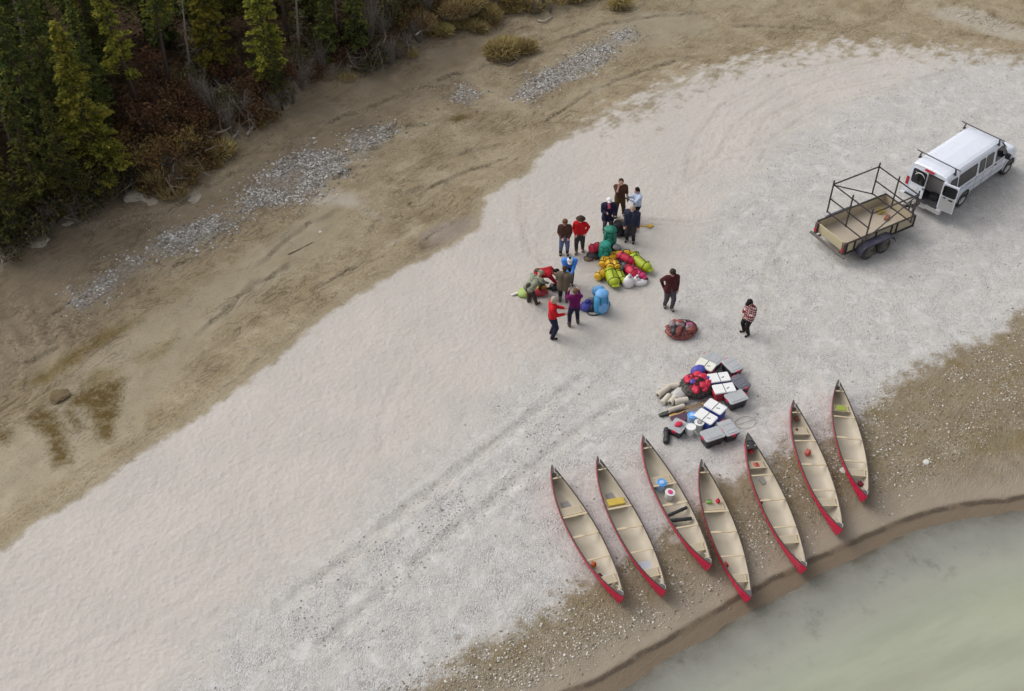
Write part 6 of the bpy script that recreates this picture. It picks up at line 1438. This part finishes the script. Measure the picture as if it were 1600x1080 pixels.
def person(px, py, H, yaw, label, top, legs, shoes, hair, hat=None, lh=None, rh=None, lean=0.0, head=(0, 0), feet=None, build_=1.0, sleeves='long', coat=0.0, vest=None, boots=.10, crouch=0.0, dz=0.0, scarf=None, trunk_skirt=0.0):
    """yaw 0 faces away from the camera; hands are (x right, y forward, z up) as shares of the height"""
    o = empty('person', label, 'person', on(px, py, dz), yaw)
    Vv = lambda x, y, z: Vector((x, y, z)) * H
    fl = feet or ((-.075, .0), (.075, .0)); hip = Vv(0, 0 - lean * .10, .515 - crouch)
    rot = Matrix.Rotation(-lean, 3, 'X'); up = lambda x, y, z: hip + rot @ (Vector((x, y, z)) * H)
    B = build_; neck = up(0, .0, .315); hc = neck + (Matrix.Rotation(-lean * .75 - head[0], 3, 'X') @ Matrix.Rotation(head[1], 3, 'Z')) @ Vv(0, .018, .085)
    hr = Matrix.Rotation(head[1], 3, 'Z') @ Matrix.Rotation(-lean * .75 - head[0], 3, 'X')
    body, tor, arm, leg = [], [], [], []
    # trunk
    for s in (-1, 1):
        tor += [(up(s * .042 * B, 0, .0), up(s * .040 * B, .004, .12), .070 * H * B, .066 * H * B), (up(s * .040 * B, .004, .12), up(s * .060 * B, .0, .255), .066 * H * B, .068 * H * B), (up(s * .055 * B, 0, .255), up(s * .095 * B, -.004, .285), .06 * H * B, .046 * H * B)]
    tor += [(up(0, 0, .27), up(0, .0, .315), .055 * H, .038 * H)]
    head_c = [(neck - (neck - hc) * .15 * 0, hc, .034 * H, .034 * H), (hc, hc + hr @ Vv(0, -.006, .022), .052 * H, .055 * H), (hc + hr @ Vv(0, .02, -.035), hc + hr @ Vv(0, .024, -.02), .036 * H, .040 * H),
              (hc + hr @ Vv(0, .050, -.004), hc + hr @ Vv(0, .064, -.018), .007 * H, .010 * H), (hc + hr @ Vv(-.015, .052, -.038), hc + hr @ Vv(.015, .052, -.038), .007 * H, .007 * H)]
    for s in (-1, 1): head_c.append((hc + hr @ Vv(s * .052, -.004, .004), hc + hr @ Vv(s * .056, -.006, -.012), .011 * H, .009 * H))
    # legs
    knees = []
    for i, s in enumerate((-1, 1)):
        hp = hip + Vv(s * .05, 0, -.01); an = Vv(fl[i][0], fl[i][1], .045); kn, an = ik(hp, an, .245 * H, .240 * H, Vector((s * .15, 1, 0)))
        leg += [(hp, kn, .074 * H * (B * .5 + .5), .050 * H), (kn, an, .050 * H, .036 * H)]; knees.append((kn, an))
        body += [(hp, kn, .062 * H, .040 * H), (kn, an, .040 * H, .028 * H), (an, an + Vv(s * .01, .075, -.022), .024 * H, .020 * H)]
    # arms and hands
    for s, tgt in ((-1, lh), (1, rh)):
        sh = up(s * .118 * B, -.004, .275); tg = Vv(*tgt) if tgt is not None else Vv(s * .165 * B, .03, .43)
        hint = Vector((s * .30, -.15, -1.0)) if tg.z > .62 * H else Vector((s * .55, -.8, -.35)); el, wr = ik(sh, tg, .168 * H, .150 * H, hint)
        arm += [(sh, el, .043 * H * B, .034 * H)]; fore = (el, wr, .034 * H, .026 * H)
        if sleeves == 'long': arm.append(fore)
        body += [(sh, el, .032 * H, .027 * H), (el, wr, .027 * H, .019 * H)]
        d = (wr - el).normalized(); side = d.cross(Vector((0, 1, .2))).normalized(); nrm = side.cross(d).normalized(); pm = wr + d * .045 * H
        for k in (-1, 1): body.append((wr + side * k * .009 * H, pm + side * k * .016 * H, .012 * H, .0115 * H))
        for k, l in ((-1.5, .034), (-.5, .042), (.5, .040), (1.5, .030)):
            f0 = pm + side * k * .0115 * H; f1 = f0 + d * l * .55 * H + nrm * .004 * H; f2 = f1 + (d * .7 + nrm * .7) * l * .5 * H
            body += [(f0, f1, .0056 * H, .0052 * H), (f1, f2, .0052 * H, .0046 * H)]
        t0 = wr + side * -1.3 * .012 * H + d * .012 * H; body += [(t0, t0 + (d * .6 - side * .8) * .032 * H, .0065 * H, .006 * H), (t0 + (d * .6 - side * .8) * .032 * H, t0 + (d * 1.4 - side * .9) * .036 * H, .006 * H, .005 * H)]
    body += [(a, c, r1 * .86, r2 * .86) for a, c, r1, r2 in tor] + head_c
    me = remesh(body, .0115, 2, .45); me.materials.append(SKIN); link('body', me, o)
    grow = 1.05 + coat
    shirt = [(a, c, r1 * grow, r2 * grow) for a, c, r1, r2 in tor] + [(a, c, r1 * (1.08 + coat), r2 * (1.08 + coat)) for a, c, r1, r2 in arm]
    if trunk_skirt: shirt += [(up(s * .045 * B, 0, .03), up(s * .05 * B, .0, -trunk_skirt), .074 * H * B * grow, .078 * H * B * grow) for s in (-1, 1)]
    if sleeves == 'short': pass
    me = remesh(shirt, .018, 2, .6); me.materials.append(top); link('jacket' if sleeves == 'long' else 'shirt', me, o)
    if vest: 
        me = remesh([(a + Vv(0, -.012 * 0, 0), c, r1 * 1.16, r2 * 1.14) for a, c, r1, r2 in tor[:4] + [tor[2], tor[5]]], .018, 2, .6); me.materials.append(vest); link('vest', me, o)
    tr_c = list(leg) + [(hip + Vv(-.045, 0, -.01), hip + Vv(.045, 0, -.01), .078 * H * (B * .6 + .4), .078 * H * (B * .6 + .4)), (hip + Vv(0, 0, .02), hip + Vv(0, 0, .05), .075 * H, .07 * H)]
    me = remesh(tr_c, .018, 2, .6); me.materials.append(legs); link('trousers', me, o)
    for i, s in enumerate((-1, 1)):
        kn, an = knees[i]; t_ = an + (kn - an).normalized() * boots * H
        me = remesh([(an, t_, .037 * H, .043 * H), (an + Vv(0, -.012, -.018), an + Vv(s * .012, .080, -.024), .030 * H, .024 * H)], .015, 1, .6); me.materials.append(shoes); link('boot', me, o)
    for s in (-1, 1):
        e = MB(); e.ell((0, 0, 0), (.008 * H, .005 * H, .006 * H), 6, 4); e.build('eye', M_dark, o, hc + hr @ Vv(s * .019, .0505, .006))
    if hair is not None:
        hcaps = [(hc + hr @ Vv(0, -.010, .018), hc + hr @ Vv(0, -.016, .030), .058 * H, .058 * H), (hc + hr @ Vv(0, -.030, .0), hc + hr @ Vv(0, -.034, -.02), .046 * H, .040 * H)]
        me = remesh(hcaps, .013, 1, .6); me.materials.append(hair); link('hair', me, o)
    if hat is not None:
        hm, brim = hat; m4 = Matrix.Translation(hc + hr @ Vv(0, -.004, .028)) @ hr.to_4x4(); h_ = MB(); k = H
        if brim == 'wide': h_.lathe([(.11 * k, -.004 * k), (.105 * k, .002 * k), (.066 * k, .006 * k), (.060 * k, .045 * k), (.035 * k, .058 * k), (.001, .060 * k)], 16, cap0=True, mat=m4)
        else:
            h_.lathe([(.063 * k, -.012 * k), (.064 * k, .010 * k), (.054 * k, .038 * k), (.030 * k, .054 * k), (.001, .058 * k)], 16, cap0=True, mat=m4)
            if brim == 'cap': h_.loft([[tuple(m4 @ (Vector((x, y, z)) * k)) for x, y, z in ((-w_, y_, -.006), (0, y_ + .006, .002), (w_, y_, -.006), (0, y_ + .004, -.010))] for w_, y_ in ((.052, .045), (.050, .075), (.030, .105))])
        h_.build('hat', hm, o)
    if scarf: 
        me = remesh([(up(-.02, .055, .25), up(.02, .06, .23), .035 * H, .03 * H), (up(0, .03, .30), up(0, .05, .27), .045 * H, .04 * H)], .015, 1, .6); me.materials.append(scarf); link('scarf', me, o)
    return o
H_br = cloth('brown_hair', (.055, .032, .02)); H_bk = cloth('black_hair', (.012, .011, .011)); H_gr = cloth('grey_hair', (.36, .31, .27)); H_au = cloth('auburn_hair', (.17, .085, .045)); H_lb = cloth('light_brown_hair', (.14, .085, .05))
C_brn = cloth('brown_shirt', (.085, .04, .028)); C_camo = pattern_mat('camo_cloth', [(.06, .04, .022), (.14, .08, .03), (.035, .03, .02)], 14, 'camo'); C_camo2 = pattern_mat('pale_camo_cloth', [(.20, .21, .15), (.32, .33, .25), (.10, .11, .07)], 12, 'camo')
C_navy = cloth('navy_cloth', (.018, .018, .045)); C_navy2 = cloth('slate_navy_jacket', (.028, .034, .060)); C_blk = cloth('black_cloth', (.016, .015, .017)); C_char = cloth('charcoal_cloth', (.045, .040, .045)); C_plum_grey = cloth('grey_trousers', (.075, .068, .082))
C_lplaid = pattern_mat('pale_blue_plaid', [(.50, .58, .72), (.62, .68, .78), (.30, .40, .62)], 70, 'plaid'); C_rplaid = pattern_mat('red_white_plaid', [(.60, .48, .46), (.26, .03, .04), (.05, .025, .03)], 62, 'plaid')
C_red = cloth('red_jacket', (.50, .010, .016)); C_red2 = cloth('dark_red_jacket', (.34, .012, .020)); C_mar = cloth('maroon_jacket', (.075, .018, .022)); C_pur = cloth('purple_jersey', (.135, .008, .085)); C_blue = cloth('bright_blue_jacket', (.055, .22, .64), rough=.6); C_olv = cloth('olive_brown_jacket', (.135, .108, .08)); C_vest = cloth('brown_vest', (.105, .062, .045)); C_jean = cloth('blue_jeans', (.10, .125, .22)); C_bjk = cloth('brown_quilted_jacket', (.078, .036, .026))
C_dol = cloth('dark_olive_trousers', (.065, .052, .038)); C_boot = cloth('dark_boot', (.022, .020, .020)); C_tan = cloth('tan_shoe', (.14, .105, .08)); C_gshoe = cloth('grey_shoe', (.09, .075, .07)); C_wcap = cloth('white_cap', (.72, .71, .70)); C_bcap = cloth('brown_cap', (.05, .03, .022)); C_kcap = cloth('black_hat', (.016, .014, .015)); C_scarf = cloth('pink_scarf', (.55, .10, .17)); C_mag = cloth('magenta_scarf', (.38, .03, .30)); C_aub = cloth('rust_brown_cap', (.13, .065, .035))
FC = PI   # facing the camera
def P_brown():
    o = person(966.4, 336.5, 1.82, FC, 'person in brown T-shirt and camouflage trousers with a hand raised to the face', C_brn, C_camo, C_boot, H_br, rh=(.06, .12, .87), lh=(-.17, .02, .47), sleeves='short', feet=((-.11, -.03), (.07, .05)), boots=.2); return o
P_brown()
pl = person(993.7, 347, 1.74, PI / 2 + .25, 'dark haired person in pale blue plaid shirt holding a camera to the chest', C_lplaid, C_blk, C_boot, H_bk, rh=(.05, .21, .72), lh=(-.05, .21, .72), head=(.35, 0), coat=.05)
person(948.5, 362, 1.68, FC, 'person in white cap, long navy coat and pink scarf', C_navy, C_plum_grey, C_boot, None, (C_wcap, 'cap'), rh=(.06, .15, .66), lh=(-.10, .16, .62), scarf=C_scarf, coat=.14, trunk_skirt=.12, build_=1.1, boots=.16)
person(984.5, 377, 1.80, FC - .35, 'balding man in slate navy jacket with grey trousers beside the black bags', C_navy2, C_char, C_boot, H_gr, lh=(-.17, .06, .44), rh=(.12, .14, .47), coat=.06, build_=1.1, head=(.15, 0))
person(881, 397, 1.72, FC, 'person in rust brown cap, brown jacket and blue jeans', C_bjk, C_jean, C_boot, H_au, (C_aub, 'cap'), rh=(.07, .12, .56), lh=(-.09, .11, .55), coat=.06, build_=.95, boots=.12)
person(905, 393, 1.74, FC - .15, 'person in red shirt and brown vest with one hand on the hip', C_red, C_char, C_tan, H_br, (C_bcap, 'wide'), rh=(.10, .06, .53), lh=(-.12, .02, .56), vest=None, coat=.05, feet=((-.07, -.05), (.06, .06)))
person(888, 444, 1.70, FC, 'person in bright blue jacket and white cap leaning forward with hands together', C_blue, C_char, C_boot, H_bk, (C_wcap, 'cap'), rh=(.03, .30, .58), lh=(-.04, .32, .56), lean=.55, head=(.3, 0), scarf=C_mag, coat=.12, build_=1.1)
person(831.5, 474, 1.72, -.75, 'person in pale camouflage top and dark trousers bending over the lime bag', C_camo2, cloth('dark_brown_trousers', (.05, .036, .034)), C_dol, None, (C_camo2, 'wide'), lean=1.15, rh=(.10, .42, .36), lh=(-.08, .42, .34), coat=.08, build_=1.1, feet=((-.09, -.02), (.10, .03)), boots=.25)
person(849, 456, 1.74, -PI / 2 - .1, 'person in red jacket bent double over the black bag', C_red2, C_dol, C_boot, H_bk, lean=1.38, rh=(.10, .40, .22), lh=(-.10, .42, .22), coat=.08, build_=1.08, feet=((-.09, .02), (.08, -.10)), head=(.2, 0))
person(880, 472, 1.70, -.2, 'person in olive brown jacket seen from behind beside the blue jacket', C_olv, C_blk, C_gshoe, H_br, rh=(.08, .14, .56), lh=(-.10, .14, .56), coat=.14, trunk_skirt=.08, build_=1.08, head=(.4, 0))
person(862, 526, 1.92, -PI / 2 + .1, 'grey haired man in bright red jacket, navy trousers and tall dark boots', C_red, C_navy, C_boot, H_gr, rh=(.06, .20, .60), lh=(-.07, .22, .64), coat=.04, head=(.2, 0), boots=.22)
person(896.5, 508, 1.76, .15, 'person in purple jersey seen from behind with hands raised to the face', C_pur, C_navy, C_gshoe, H_lb, rh=(.10, .16, .80), lh=(-.10, .16, .80), coat=.03, feet=((-.10, -.03), (.09, .03)), boots=.14)
person(1044, 481, 1.88, FC + .15, 'tall man in dark cap and maroon jacket standing apart above the net bundle', C_mar, C_plum_grey, C_gshoe, H_bk, (C_bcap, 'cap'), rh=(.13, -.06, .52), lh=(-.13, .02, .48), coat=.03, trunk_skirt=.05, feet=((-.05, .06), (.06, -.06)), boots=.08)
person(1165.5, 521, 1.70, PI / 2 + .5, 'person in red and white plaid shirt and black hat standing by the kitchen pile', C_rplaid, C_blk, C_boot, H_bk, (C_kcap, 'cap'), rh=(.08, .12, .58), lh=(-.08, .13, .58), coat=.06, trunk_skirt=.06, head=(.45, 0))
# the camera in the hands of the person in the plaid shirt
_cm = Matrix.Translation(pl.location) @ Matrix.Rotation(PI / 2 + .25, 4, 'Z')
_co = empty('handheld_camera', 'small black camera held by the person in pale blue plaid', 'camera', _cm @ Vector((0, .245 * 1.74, .735 * 1.74)), PI / 2 + .25)
MB().box((0, 0, 0), (.15, .07, .10), bev=.02).build('body', M_dark, _co); MB().lathe([(.038, 0), (.038, .07), (.030, .07), (.001, .065)], 12, cap0=False, mat=Matrix.Translation((0, .035, 0)) @ Matrix.Rotation(R(-90), 4, 'X')).build('lens', M_dark, _co)
